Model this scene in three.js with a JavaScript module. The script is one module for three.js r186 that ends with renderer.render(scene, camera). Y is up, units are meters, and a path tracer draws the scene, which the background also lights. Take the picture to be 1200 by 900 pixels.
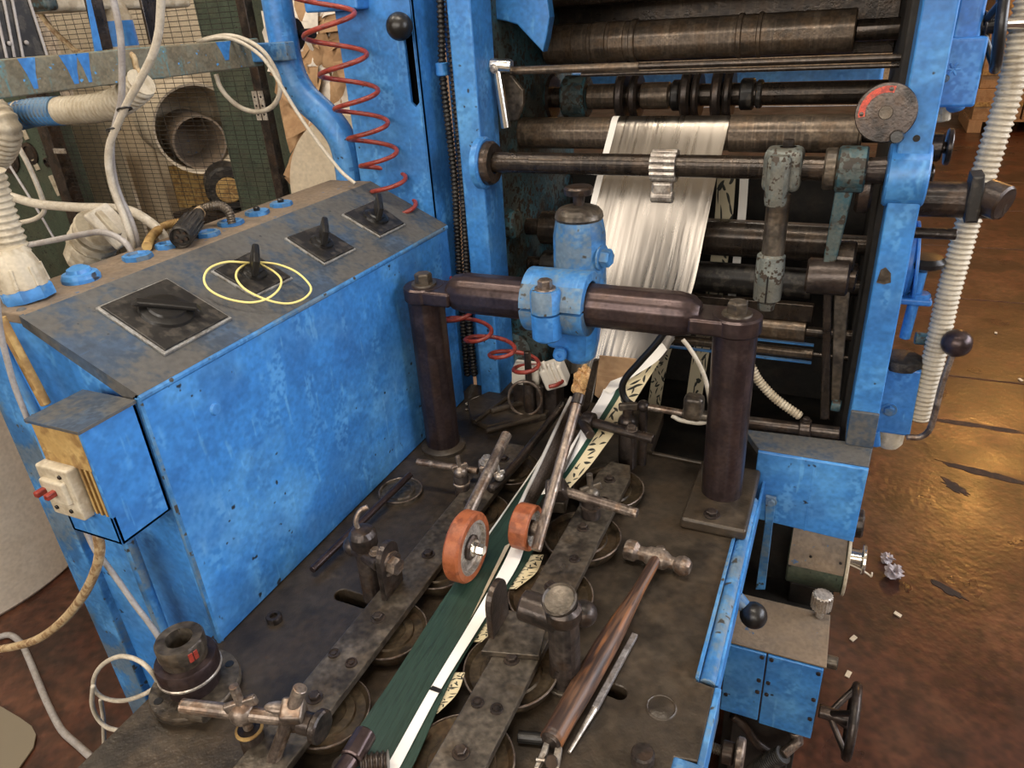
import * as THREE from 'three';
import { RoundedBoxGeometry } from 'three/addons/geometries/RoundedBoxGeometry.js';
import { mergeGeometries, toCreasedNormals } from 'three/addons/utils/BufferGeometryUtils.js';
import { RectAreaLightUniformsLib } from 'three/addons/lights/RectAreaLightUniformsLib.js';

// ---------------------------------------------------------------- camera, sky, light, exposure
const scene = new THREE.Scene();
const renderer = new THREE.WebGLRenderer({ antialias: true });
renderer.toneMapping = THREE.LinearToneMapping;
renderer.toneMappingExposure = 1.0;
renderer.shadowMap.enabled = true;
RectAreaLightUniformsLib.init();
const FOC = 849, EYE = new THREE.Vector3(0, 1.6, 0);
const camera = new THREE.PerspectiveCamera(2 * Math.atan(450 / FOC) * 180 / Math.PI, 4 / 3, 0.05, 60);
camera.position.copy(EYE);
camera.rotation.set(-27.12 * Math.PI / 180, 25.69 * Math.PI / 180, -3.89 * Math.PI / 180, 'YXZ');
camera.updateMatrixWorld(true);
scene.add(camera);
scene.background = new THREE.Color(0.8, 0.88, 1.0);
function areaLight(pos, target, w, h, color, power) {
  const l = new THREE.RectAreaLight(color, power, w, h);
  l.position.set(...pos); l.lookAt(...target); l.castShadow = true; scene.add(l); return l;
}
areaLight([-0.6, 2.65, 2.9], [-0.6, 2.3, -3], 4.6, 1.6, 0xfff3e4, 6.5);      // daylight through the window band behind the viewer
areaLight([3.9, 2.6, -2.0], [0, 2.3, -2.0], 4.6, 1.6, 0xf6f7ff, 9.5);        // daylight through the side window band

// ---------------------------------------------------------------- pixel -> place (a pixel is a direction, the depth comes from a plane)
const V = (x, y, z) => new THREE.Vector3(x, y, z);
const ray = (px, py) => V((px - 600) / FOC, -(py - 450) / FOC, -1).applyQuaternion(camera.quaternion);
const Yp = (px, py, y) => { const d = ray(px, py); return d.multiplyScalar((y - EYE.y) / d.y).add(EYE); };
const Zp = (px, py, z) => { const d = ray(px, py); return d.multiplyScalar((z - EYE.z) / d.z).add(EYE); };
const Xp = (px, py, x) => { const d = ray(px, py); return d.multiplyScalar((x - EYE.x) / d.x).add(EYE); };
const Pl = (px, py, p0, n) => { const d = ray(px, py); return d.multiplyScalar(p0.clone().sub(EYE).dot(n) / d.dot(n)).add(EYE); };
const inv = camera.matrixWorld.clone().invert();
const proj = p => { const c = p.clone().applyMatrix4(inv); return [600 - FOC * c.x / c.z, 450 + FOC * c.y / c.z]; };
const mpp = p => -p.clone().applyMatrix4(inv).z / FOC;      // metres per photo pixel at a place
function up(b, py) { let lo = -1, hi = 1.2; for (let i = 0; i < 40; i++) { const m = (lo + hi) / 2; proj(V(b.x, b.y + m, b.z))[1] > py ? lo = m : hi = m; } return V(b.x, b.y + lo, b.z); }
const lerp = (a, b, t) => a.clone().lerp(b, t);

// ---------------------------------------------------------------- seeded noise and computed textures
let seed = 7; const rnd = () => (seed = (seed * 16807) % 2147483647) / 2147483647;
const PERM = new Uint8Array(512); { const a = [...Array(256).keys()]; for (let i = 255; i > 0; i--) { const j = Math.floor(rnd() * (i + 1)); [a[i], a[j]] = [a[j], a[i]]; } for (let i = 0; i < 512; i++) PERM[i] = a[i & 255]; }
const GR = new Float32Array(256); for (let i = 0; i < 256; i++) GR[i] = rnd();
function vn(x, y, p, q, s) { const xi = Math.floor(x), yi = Math.floor(y), fx = x - xi, fy = y - yi, u = fx * fx * (3 - 2 * fx), v = fy * fy * (3 - 2 * fy);
  const x0 = xi % p, x1 = (xi + 1) % p, y0 = yi % q, y1 = (yi + 1) % q, a = PERM[(x0 + s) & 255], b = PERM[(x1 + s) & 255];
  return (GR[PERM[a + (y0 & 255) & 511]] * (1 - u) + GR[PERM[b + (y0 & 255) & 511]] * u) * (1 - v) + (GR[PERM[a + (y1 & 255) & 511]] * (1 - u) + GR[PERM[b + (y1 & 255) & 511]] * u) * v; }
const fields = new Map(); let FN = 512, FI = 0;   // each noise field is computed once and shared by the textures
function fbm(u, v, px, py, o = 4, s = 0) { const key = px * 1e6 + py * 1e4 + o * 1000 + s + FN * 1e9; let f = fields.get(key);
  if (!f) { f = new Float32Array(FN * FN); fields.set(key, f); for (let j = 0; j < FN; j++) for (let i = 0; i < FN; i++) f[j * FN + i] = fbm0(i / FN, j / FN, px, py, o, s); }
  return f[FI]; }
function fbm0(u, v, px, py, o, s) { let t = 0, a = 0.5, n = 0; for (let i = 0; i < o; i++) { t += a * vn(u * px, v * py, px, py, s + i * 17); n += a; a *= 0.5; px *= 2; py *= 2; } return t / n; }
const sm = (a, b, x) => { x = Math.min(1, Math.max(0, (x - a) / (b - a))); return x * x * (3 - 2 * x); };
const mixc = (a, b, t) => [a[0] + (b[0] - a[0]) * t, a[1] + (b[1] - a[1]) * t, a[2] + (b[2] - a[2]) * t];
function dtex(n, metres, fn, srgb) {
  const d = new Uint8Array(n * n * 4); FN = n;
  for (let j = 0; j < n; j++) for (let i = 0; i < n; i++) { FI = j * n + i; const c = fn(i / n, j / n), k = (j * n + i) * 4;
    if (srgb) { d[k] = Math.min(255, Math.max(0, c[0])); d[k + 1] = Math.min(255, Math.max(0, c[1])); d[k + 2] = Math.min(255, Math.max(0, c[2])); } else d[k] = d[k + 1] = d[k + 2] = Math.min(255, Math.max(0, c * 255));
    d[k + 3] = 255; }
  const t = new THREE.DataTexture(d, n, n); t.wrapS = t.wrapT = THREE.RepeatWrapping; t.magFilter = t.minFilter = THREE.LinearFilter;
  t.repeat.set(1 / metres, 1 / metres); if (srgb) t.colorSpace = THREE.SRGBColorSpace; t.needsUpdate = true; return t;
}
function mat(o) { const m = new THREE.MeshPhysicalMaterial(o); m.side = THREE.DoubleSide; return m; }
const grit = dtex(512, 0.25, (u, v) => 0.55 * fbm(u, v, 24, 24, 4, 3) + 0.45 * fbm(u, v, 90, 90, 2, 9));
const lump = dtex(512, 0.5, (u, v) => fbm(u, v, 8, 8, 5, 31));
const wearR = dtex(512, 0.4, (u, v) => 0.38 + 0.5 * fbm(u, v, 10, 10, 5, 41));
const S = 384;
function paintTex(metres, base, light, dark, chip, dust, a) {
  return dtex(S, metres, (u, v) => {
    const big = fbm(u, v, 5, 5, 5, 1), mid = fbm(u, v, 14, 14, 4, 5), fine = fbm(u, v, 80, 80, 2, 11);
    let c = mixc(base, light, a.l * sm(0.5, 0.75, big));
    c = mixc(c, dark, a.d * sm(0.5, 0.7, fbm(u, v, 7, 7, 5, 23)));
    c = mixc(c, light, 0.5 * sm(0.72, 0.8, fbm(u, v, 60, 6, 3, 60)) * sm(0.5, 0.6, mid));
    c = mixc(c, light, 0.42 * sm(0.6, 0.74, fbm(u, v, 18, 7, 4, 111)) * sm(0.4, 0.6, fine));
    c = mixc(c, dark, 0.32 * sm(0.56, 0.72, fbm(u, v, 6, 5, 5, 101)) * sm(0.35, 0.6, fbm(u, v, 44, 44, 3, 121)));
    c = mixc(c, dust, a.dust * sm(a.d0, a.d0 + 0.22, fbm(u, v, 6, 6, 5, 77) * 0.8 + 0.2 * fine));
    c = mixc(c, chip, sm(a.c0, a.c0 + 0.03, fbm(u, v, 34, 34, 3, 91) * 0.75 + big * 0.25));
    const k = 0.9 + 0.2 * fine; return [c[0] * k, c[1] * k, c[2] * k];
  }, true);
}
const BL = [58, 127, 198], BLl = [106, 168, 218], BLd = [44, 100, 164];
const mBlue = mat({ map: paintTex(0.5, BL, BLl, BLd, [36, 44, 56], [96, 118, 146], { l: 0.5, d: 0.5, dust: 0.2, d0: 0.62, c0: 0.785 }), roughness: 0.42, bumpMap: lump, bumpScale: 0.0012 });
const mBlueWorn = mat({ map: paintTex(0.4, [58, 122, 184], [104, 160, 208], [34, 78, 124], [60, 58, 54], [112, 106, 98], { l: 0.6, d: 0.6, dust: 0.6, d0: 0.52, c0: 0.74 }), roughness: 0.55, bumpMap: lump, bumpScale: 0.0015 });
const mBlueDust = mat({ map: paintTex(0.45, [56, 70, 88], [64, 90, 120], [48, 58, 70], [36, 40, 46], [88, 83, 76], { l: 0.6, d: 0.5, dust: 0.8, d0: 0.44, c0: 0.8 }), roughness: 0.7, bumpMap: grit, bumpScale: 0.0006 });
const mDust = mat({ map: paintTex(0.4, [122, 106, 88], [138, 122, 104], [100, 92, 84], [76, 96, 124], [112, 98, 82], { l: 0.5, d: 0.5, dust: 0.4, d0: 0.5, c0: 0.76 }), roughness: 0.9, bumpMap: grit, bumpScale: 0.0008 });
const mTeal = mat({ map: paintTex(0.3, [48, 88, 100], [86, 124, 134], [30, 46, 50], [50, 44, 36], [92, 86, 76], { l: 0.5, d: 0.8, dust: 0.6, d0: 0.48, c0: 0.6 }), roughness: 0.55, bumpMap: grit, bumpScale: 0.0008 });
const mBeam = mat({ map: paintTex(0.3, [116, 114, 98], [72, 132, 150], [92, 84, 66], [78, 150, 214], [128, 116, 92], { l: 0.9, d: 0.6, dust: 0.5, d0: 0.5, c0: 0.72 }), roughness: 0.7, bumpMap: grit, bumpScale: 0.001 });
const mGreen = mat({ map: paintTex(0.4, [66, 78, 64], [82, 92, 78], [52, 60, 50], [40, 40, 34], [84, 82, 66], { l: 0.4, d: 0.5, dust: 0.4, d0: 0.5, c0: 0.72 }), roughness: 0.6, bumpMap: grit, bumpScale: 0.0006 });
function steelTex(metres, base, hi, lo, rust, st, grain = 0.4) { return dtex(256, metres, (u, v) => {
  const big = fbm(u, v, 6, 6, 5, 13), fine = fbm(u, v, 70, 70, 2, 21), str = fbm(u, v, st[0], st[1], 3, 37);
  let c = mixc(base, hi, sm(0.5, 0.8, big)); c = mixc(c, lo, sm(0.5, 0.72, fbm(u, v, 9, 9, 5, 55))); c = mixc(c, rust, 0.6 * sm(0.56, 0.72, fbm(u, v, 12, 12, 4, 71)));
  c = mixc(c, hi, 0.5 * sm(0.62, 0.8, str)); const k = 1 + grain * (fine - 0.5); return [c[0] * k, c[1] * k, c[2] * k]; }, true); }
const mTable = mat({ map: steelTex(0.6, [60, 52, 43], [74, 65, 54], [46, 40, 33], [64, 53, 41], [10, 10]), roughness: 0.62, roughnessMap: wearR, metalness: 0.15, bumpMap: grit, bumpScale: 0.0006 });
const mPlate = mat({ map: steelTex(0.4, [84, 77, 68], [110, 101, 90], [60, 54, 48], [84, 72, 58], [14, 14], 0.6), roughness: 0.6, roughnessMap: wearR, metalness: 0.45, bumpMap: grit, bumpScale: 0.0006 });
const mDark = mat({ map: steelTex(0.3, [62, 54, 50], [84, 76, 70], [40, 36, 34], [70, 54, 42], [12, 12]), roughness: 0.55, roughnessMap: wearR, metalness: 0.5, bumpMap: grit, bumpScale: 0.0005 });
const mPost = mat({ map: steelTex(0.3, [70, 58, 58], [84, 71, 70], [58, 48, 48], [76, 60, 54], [20, 6], 0.25), roughness: 0.32, metalness: 0.65, bumpMap: grit, bumpScale: 0.0003 });
const mRoll = mat({ map: steelTex(0.3, [94, 82, 70], [122, 108, 92], [76, 67, 58], [96, 78, 60], [100, 2]), roughness: 0.6, roughnessMap: wearR, metalness: 0.5, bumpMap: grit, bumpScale: 0.0004 });
const mRollDark = mat({ map: steelTex(0.3, [56, 49, 43], [80, 70, 60], [42, 37, 33], [62, 50, 40], [100, 2]), roughness: 0.45, roughnessMap: wearR, metalness: 0.55, bumpMap: grit, bumpScale: 0.0004 });
const mSteel = mat({ map: steelTex(0.2, [176, 170, 162], [204, 200, 192], [140, 133, 126], [156, 142, 126], [30, 10]), roughness: 0.36, metalness: 0.6, bumpMap: grit, bumpScale: 0.0003 });
const mRodSteel = mat({ map: steelTex(0.2, [128, 116, 106], [160, 148, 136], [84, 74, 68], [110, 86, 68], [30, 10]), roughness: 0.42, metalness: 0.65, bumpMap: grit, bumpScale: 0.0003 });
const mCast = mat({ map: paintTex(0.2, [104, 110, 106], [134, 138, 132], [74, 80, 78], [58, 48, 38], [96, 90, 78], { l: 0.6, d: 0.7, dust: 0.5, d0: 0.5, c0: 0.62 }), roughness: 0.6, bumpMap: grit, bumpScale: 0.0008 });
const mFrameGrey = mat({ map: steelTex(0.2, [142, 142, 140], [166, 166, 162], [112, 110, 106], [120, 112, 102], [20, 20]), roughness: 0.55, metalness: 0.2 });
const mChrome = mat({ color: 0xd8d4cc, roughness: 0.16, metalness: 0.95 });
const mDisc = mat({ map: steelTex(0.25, [76, 65, 50], [104, 90, 70], [52, 44, 34], [78, 60, 42], [10, 10]), roughness: 0.4, metalness: 0.55 });
const mBlack = mat({ color: 0x191817, roughness: 0.34, bumpMap: grit, bumpScale: 0.0003 });
const mBlackDust = mat({ map: steelTex(0.15, [30, 28, 26], [60, 56, 50], [20, 18, 17], [78, 72, 64], [12, 12]), roughness: 0.5 });
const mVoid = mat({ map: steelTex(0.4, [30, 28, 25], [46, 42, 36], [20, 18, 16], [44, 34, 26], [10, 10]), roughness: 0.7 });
const mCream = mat({ map: steelTex(0.2, [186, 176, 155], [202, 194, 175], [166, 154, 131], [158, 144, 121], [10, 10], 0.12), roughness: 0.55 });
const mWhiteCable = mat({ map: steelTex(0.15, [192, 184, 168], [204, 197, 183], [178, 169, 152], [178, 167, 148], [8, 8], 0.12), roughness: 0.45 });
const mGreyCable = mat({ map: steelTex(0.15, [160, 156, 154], [172, 168, 165], [146, 141, 138], [150, 143, 136], [8, 8], 0.12), roughness: 0.5 });
const mTan = mat({ map: steelTex(0.2, [168, 138, 84], [188, 160, 104], [136, 106, 62], [120, 88, 50], [8, 8], 0.12), roughness: 0.7 });
const mTanCable = mat({ map: steelTex(0.1, [176, 154, 118], [196, 178, 144], [140, 112, 78], [112, 82, 54], [8, 8], 0.12), roughness: 0.6 });
const mYellow = mat({ color: 0xe8d98a, roughness: 0.5 });
const mRed = mat({ map: steelTex(0.1, [142, 54, 44], [160, 74, 60], [110, 40, 34], [130, 60, 46], [8, 8], 0.12), roughness: 0.35 });
const mRubber = mat({ map: steelTex(0.12, [150, 84, 50], [166, 98, 62], [122, 66, 40], [136, 72, 44], [8, 8], 0.12), roughness: 0.5 });
const mPaper = mat({ map: steelTex(0.5, [202, 188, 164], [208, 195, 172], [196, 181, 156], [198, 183, 158], [4, 60], 0.12), roughness: 0.8 });
const mPaperWhite = mat({ map: steelTex(0.6, [214, 206, 194], [219, 211, 200], [210, 201, 188], [211, 202, 189], [4, 40], 0.12), roughness: 0.7 });
const mWhite = mat({ color: 0xf2efe8, roughness: 0.5 });
const mGreenStrip = mat({ map: steelTex(0.2, [38, 60, 50], [48, 70, 60], [30, 48, 40], [42, 62, 52], [8, 8], 0.12), roughness: 0.4 });
const mCard = mat({ map: steelTex(0.5, [164, 132, 98], [178, 146, 110], [146, 114, 82], [156, 124, 90], [6, 50], 0.12), roughness: 0.85 });
const mWoodHandle = mat({ map: dtex(S, 0.3, (u, v) => { const g = fbm(u, v, 60, 5, 4, 3); let c = mixc([52, 38, 33], [100, 72, 54], sm(0.3, 0.7, g)); c = mixc(c, [146, 94, 56], 0.7 * sm(0.56, 0.7, fbm(u, v, 30, 4, 4, 8))); return c; }, true), roughness: 0.45 });
const mPallet = mat({ map: dtex(S, 0.4, (u, v) => mixc([150, 116, 84], [186, 152, 114], fbm(u, v, 50, 4, 4, 3)), true), roughness: 0.8 });
const mFloor = mat({ map: dtex(768, 2.4, (u, v) => {
  const a = fbm(u, v, 5, 5, 6, 2), b = fbm(u, v, 12, 12, 5, 19), f = fbm(u, v, 120, 120, 2, 29);
  let c = mixc([60, 35, 26], [76, 45, 33], sm(0.35, 0.7, a)); c = mixc(c, [50, 33, 26], sm(0.5, 0.68, b)); c = mixc(c, [92, 64, 46], 0.4 * sm(0.58, 0.72, fbm(u, v, 8, 8, 6, 47)));
  const k = 0.65 + 0.7 * f; return [c[0] * k, c[1] * k, c[2] * k]; }, true), roughness: 0.44, roughnessMap: dtex(512, 1.3, (u, v) => 0.5 + 0.5 * fbm(u, v, 8, 8, 5, 61)), bumpMap: dtex(512, 0.8, (u, v) => 0.6 * fbm(u, v, 8, 8, 5, 3) + 0.4 * fbm(u, v, 60, 60, 3, 9)), bumpScale: 0.002 });
const mWall = mat({ map: steelTex(1.5, [198, 188, 170], [208, 200, 184], [184, 172, 152], [188, 174, 152], [6, 6]), roughness: 0.9 });

// ---------------------------------------------------------------- geometry helpers
function boxUV(g) {
  g = g.index ? g.toNonIndexed() : g;
  const p = g.attributes.position, uv = new Float32Array(p.count * 2), a = V(), b = V(), c = V();
  for (let i = 0; i < p.count; i += 3) {
    a.fromBufferAttribute(p, i); b.fromBufferAttribute(p, i + 1); c.fromBufferAttribute(p, i + 2);
    const n = b.clone().sub(a).cross(c.clone().sub(a)), ax = Math.abs(n.x), ay = Math.abs(n.y), az = Math.abs(n.z);
    [a, b, c].forEach((q, k) => { const [s, t] = ay >= ax && ay >= az ? [q.x, q.z] : ax >= az ? [q.z, q.y] : [q.x, q.y]; uv[(i + k) * 2] = s; uv[(i + k) * 2 + 1] = t; });
  }
  g.setAttribute('uv', new THREE.BufferAttribute(uv, 2));
  for (const k of Object.keys(g.attributes)) if (!['position', 'normal', 'uv'].includes(k)) g.deleteAttribute(k);
  return g;
}
const keepUV = new WeakSet();
const used = {};
const numbered = n => { used[n] = (used[n] ?? -1) + 1; return used[n] ? `${n}_${String(used[n]).padStart(3, '0')}` : n; };
function build(g) { const l = (Array.isArray(g) ? g : [g]).flat(Infinity); const o = l.map(x => keepUV.has(x) ? x : boxUV(x)); return o.length > 1 ? mergeGeometries(o) : o[0]; }
function P(name, g, m, parent, label) { const o = new THREE.Mesh(build(g), m); o.name = name; o.castShadow = o.receiveShadow = true; if (label) o.userData.label = label; parent.add(o); return o; }
const things = [];
function T(name, label, category, group) { const o = new THREE.Group(); o.name = numbered(name); o.userData = { label, category }; if (group) o.userData.group = group; scene.add(o); things.push(o); return o; }
function M1(name, label, category, g, m, group) { const o = P(numbered(name), g, m, scene); o.userData = { label, category }; if (group) o.userData.group = group; things.push(o); return o; }
function ST(name, g, m) { const o = P(name, g, m, scene); o.userData.kind = 'structure'; return o; }
const UP = V(0, 1, 0);
function orient(g, base, dir, roll = 0) { if (roll) g.rotateY(roll); g.applyQuaternion(new THREE.Quaternion().setFromUnitVectors(UP, dir.clone().normalize())); g.translate(base.x, base.y, base.z); return g; }
const flat = g => toCreasedNormals(g, 0.6);
function lathe(prof, base, dir = UP, seg = 24) { return orient(flat(new THREE.LatheGeometry(prof.map(([r, h]) => new THREE.Vector2(Math.max(r, 1e-5), h)), seg)), base, dir); }
function rod(a, b, r, r2 = r, seg = 18, ch = 0.12) { const L = a.distanceTo(b), c = Math.min(ch * r, L * 0.2), c2 = Math.min(ch * r2, L * 0.2);
  return lathe([[0, 0], [r - c, 0], [r, c], [r2, L - c2], [r2 - c2, L], [0, L]], a, b.clone().sub(a), seg); }
function rodPx(a, b, px, px2 = px, seg) { return rod(a, b, px * mpp(a), px2 * mpp(b), seg); }
function box(c, s, r = 0.003, rot) { const g = new RoundedBoxGeometry(s[0], s[1], s[2], 2, Math.min(r, Math.min(...s) * 0.49)); if (rot) g.applyQuaternion(rot instanceof THREE.Quaternion ? rot : new THREE.Quaternion().setFromEuler(new THREE.Euler(...rot))); g.translate(c.x, c.y, c.z); return g; }
const mm = (x0, x1, y0, y1, z0, z1, r) => box(V((x0 + x1) / 2, (y0 + y1) / 2, (z0 + z1) / 2), [Math.abs(x1 - x0), Math.abs(y1 - y0), Math.abs(z1 - z0)], r);
function prism(pts, vec, bevel = 0, holes = []) {   // polygon of places, given thickness along vec
  const n = vec.clone().normalize(), d = vec.length(), o = pts[0], u = pts[1].clone().sub(o); u.addScaledVector(n, -u.dot(n)).normalize(); const w = n.clone().cross(u);
  const to = q => { const e = q.clone().sub(o); return new THREE.Vector2(e.dot(u), e.dot(w)); };
  const sh = new THREE.Shape(pts.map(to)); holes.forEach(h => sh.holes.push(new THREE.Path(h.map(to))));
  const g = new THREE.ExtrudeGeometry(sh, { depth: Math.max(d - 2 * bevel, d * 0.1), bevelEnabled: bevel > 0, bevelSize: bevel, bevelThickness: bevel, bevelOffset: -bevel, bevelSegments: 2, curveSegments: 8 });
  return g.translate(0, 0, bevel).applyMatrix4(new THREE.Matrix4().makeBasis(u, w, n).setPosition(o));
}
function sweep(pts, rad, seg = 60, sides = 10, closed = false, straight = false, alongUV = false) {   // tube with a radius that may vary along it
  const c = straight ? new THREE.CurvePath() : new THREE.CatmullRomCurve3(pts, closed, 'catmullrom', 0.5);
  if (straight) for (let i = 0; i + 1 < pts.length; i++) c.add(new THREE.LineCurve3(pts[i], pts[i + 1]));
  if (!straight) c.arcLengthDivisions = Math.max(200, seg * 2);
  const L = c.getLength(), fr = c.computeFrenetFrames(seg, closed), pos = [], idx = [], R = typeof rad === 'function' ? rad : () => rad;
  for (let i = 0; i <= seg; i++) { const q = c.getPointAt(i / seg), r = R(i / seg * L, i / seg); for (let j = 0; j < sides; j++) { const a = j / sides * Math.PI * 2, k = q.clone().addScaledVector(fr.normals[i], Math.cos(a) * r).addScaledVector(fr.binormals[i], Math.sin(a) * r); pos.push(k.x, k.y, k.z); } }
  for (let i = 0; i < seg; i++) for (let j = 0; j < sides; j++) { const a = i * sides + j, b = i * sides + (j + 1) % sides; idx.push(a, b, a + sides, b, b + sides, a + sides); }
  if (!closed) for (const e of [0, seg]) { const q = c.getPointAt(e / seg), k = pos.length / 3; pos.push(q.x, q.y, q.z); for (let j = 0; j < sides; j++) { const a = e * sides + j, b = e * sides + (j + 1) % sides; e ? idx.push(a, b, k) : idx.push(b, a, k); } }
  const g = new THREE.BufferGeometry(); g.setAttribute('position', new THREE.Float32BufferAttribute(pos, 3)); g.setIndex(idx); g.computeVertexNormals();
  if (alongUV) { const uv = []; for (let i = 0; i < pos.length / 3; i++) uv.push((i % sides) / sides * 0.1, Math.floor(i / sides) / seg * L); g.setAttribute('uv', new THREE.Float32BufferAttribute(uv, 2)); const h = g.toNonIndexed(); keepUV.add(h); return h; }
  return g;
}
function ribbed(pts, r, pitch, depth, sides = 16, sharp = 1) { const c = new THREE.CatmullRomCurve3(pts, false, 'catmullrom', 0.5), L = c.getLength(); return sweep(pts, s => r - depth * Math.pow(0.5 - 0.5 * Math.cos(s / pitch * Math.PI * 2), sharp), Math.ceil(L / pitch * 6), sides); }
function bolt(p, dir, s, h = s * 0.8, washer = true) { const d = dir.clone().normalize(), g = [orient(flat(new THREE.LatheGeometry([[0, 0], [s, 0], [s, h * 0.85], [s * 0.86, h], [0, h]].map(q => new THREE.Vector2(Math.max(q[0], 1e-5), q[1])), 6)), p.clone().addScaledVector(d, washer ? s * 0.18 : 0), d)]; if (washer) g.push(lathe([[0, 0], [s * 1.45, 0], [s * 1.4, s * 0.2], [0, s * 0.2]], p, d, 18)); return g; }
function ball(p, r, seg = 20) { return new THREE.SphereGeometry(r, seg, Math.ceil(seg * 0.7)).translate(p.x, p.y, p.z); }
function ribbon(L, R, thick = 0.0006, sub = 6, across = 6) {   // sheet between two edge lines, uv u across v along (metres)
  const cl = new THREE.CatmullRomCurve3(L), cr = new THREE.CatmullRomCurve3(R), n = (L.length - 1) * sub, pos = [], uv = [], idx = []; let d = 0, prev = null; const len = [];
  for (let i = 0; i <= n; i++) { const m = lerp(cl.getPoint(i / n), cr.getPoint(i / n), 0.5); if (prev) d += m.distanceTo(prev); prev = m; len.push(d); }
  for (let i = 0; i <= n; i++) for (let j = 0; j <= across; j++) { const q = lerp(cl.getPoint(i / n), cr.getPoint(i / n), j / across); pos.push(q.x, q.y, q.z); uv.push(j / across, len[i] / d); }
  for (let i = 0; i < n; i++) for (let j = 0; j < across; j++) { const a = i * (across + 1) + j, b = a + across + 1; idx.push(a, a + 1, b, a + 1, b + 1, b); }
  let g = new THREE.BufferGeometry(); g.setAttribute('position', new THREE.Float32BufferAttribute(pos, 3)); g.setAttribute('uv', new THREE.Float32BufferAttribute(uv, 2)); g.setIndex(idx); g.computeVertexNormals();
  const nr = g.attributes.normal, f = g.attributes.position.clone(); for (let i = 0; i < f.count; i++) f.setXYZ(i, f.getX(i) - nr.getX(i) * thick, f.getY(i) - nr.getY(i) * thick, f.getZ(i) - nr.getZ(i) * thick);
  const g2 = g.clone(); g2.setAttribute('position', f); const g3 = mergeGeometries([g, g2]); keepUV.add(g3); return g3;
}
function ctex(w, h, draw) { const c = document.createElement('canvas'); c.width = w; c.height = h; draw(c.getContext('2d'), w, h); const t = new THREE.CanvasTexture(c); t.colorSpace = THREE.SRGBColorSpace; t.magFilter = THREE.LinearFilter; return t; }

// ---------------------------------------------------------------- the room
{
  const fl = ST('floor', mm(-6, 4, -0.12, -0.03, -13, 3, 0.001), mVoid);
  let z = 3;
  for (const z1 of [-3.49, -4.55, -5.6, -6.65, -7.7, -9.5, -13]) { P('floor_slab', mm(-6, 4, -0.05, 0, z1 + 0.005, z - 0.005, 0.004), mFloor, fl); z = z1; }
  ST('ceiling', mm(-6.2, 4.2, 4.3, 4.45, -13.2, 3.2, 0.01), mWall);
  ST('wall_left', mm(-6.2, -6, 0, 4.3, -13.2, 3.2, 0.005), mWall);
  ST('wall_far', mm(-6, 4.2, 0, 4.3, -13.2, -13, 0.005), mWall);
  ST('wall_behind', [mm(-6, 4, 0, 1.85, 3, 3.2, 0.005), mm(-6, 4, 3.45, 4.3, 3, 3.2, 0.005), mm(-6, -2.9, 1.85, 3.45, 3, 3.2, 0.005), mm(1.7, 4, 1.85, 3.45, 3, 3.2, 0.005)], mWall);
  ST('wall_right', [mm(4, 4.2, 0, 1.8, -13, 3.2, 0.005), mm(4, 4.2, 3.4, 4.3, -13, 3.2, 0.005), mm(4, 4.2, 1.8, 3.4, -13, -4.3, 0.005), mm(4, 4.2, 1.8, 3.4, 0.3, 3.2, 0.005)], mWall);
  const glass = mat({ color: 0xffffff, transmission: 1, roughness: 0.02, thickness: 0 });
  const w1 = ST('window_1', mm(-2.9, 1.7, 1.85, 1.9, 3.02, 3.18, 0.004), mPlate);
  for (let i = 0; i <= 6; i++) P('mullion', mm(-2.9 + i * 0.76, -2.86 + i * 0.76, 1.9, 3.45, 3.06, 3.14, 0.004), mPlate, w1);
  P('pane', mm(-2.9, 1.7, 1.9, 3.45, 3.095, 3.1, 0.001), glass, w1);
  const w2 = ST('window_2', mm(4.02, 4.18, 1.8, 1.85, -4.3, 0.3, 0.004), mPlate);
  for (let i = 0; i <= 6; i++) P('mullion', mm(4.06, 4.14, 1.85, 3.4, -4.3 + i * 0.76, -4.26 + i * 0.76, 0.004), mPlate, w2);
  P('pane', mm(4.095, 4.1, 1.85, 3.4, -4.3, 0.3, 0.001), glass, w2);
}
{ // warm lamp hanging far down the hall
  const t = T('hanging_lamp', 'warm hanging industrial lamp far down the hall', 'lamp'), c = V(1.9, 3.75, -8.6);
  P('shade', lathe([[0.06, 0.28], [0.1, 0.2], [0.34, 0.02], [0.36, 0], [0.33, 0.02], [0.09, 0.19]], c), mGreen, t);
  P('stem', rod(V(c.x, c.y + 0.27, c.z), V(c.x, 4.3, c.z), 0.015), mDark, t);
  P('bulb', ball(V(c.x, c.y + 0.08, c.z), 0.09), mat({ color: 0xffffff, emissive: 0xffc070, emissiveIntensity: 6 }), t);
  const l = new THREE.PointLight(0xffb860, 18); l.position.set(c.x, c.y - 0.05, c.z); l.shadow.radius = 8; l.castShadow = true; scene.add(l);
}

for (const [x, z, l] of [[-0.35, -0.35, 'added unseen fluorescent fill lamp above the machine table'], [-2.6, -0.6, 'added unseen fluorescent fill lamp above the white reel'], [-1.2, -5.2, 'added unseen fluorescent fill lamp beyond the press']]) {
  const t = T('added_fill_lamp', l, 'lamp');  // out-of-view lamps, added as overhead fill light
  P('housing', mm(x - 0.85, x + 0.85, 4.24, 4.3, z - 0.2, z + 0.2, 0.01), mCream, t);
  P('diffuser', mm(x - 0.82, x + 0.82, 4.225, 4.24, z - 0.17, z + 0.17, 0.004), mat({ color: 0xffffff, emissive: 0xfff2e0, emissiveIntensity: 3 }), t);
  areaLight([x, 4.21, z], [x, 0, z - 0.0001], 1.64, 0.34, 0xfff2e0, 26);
}
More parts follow.
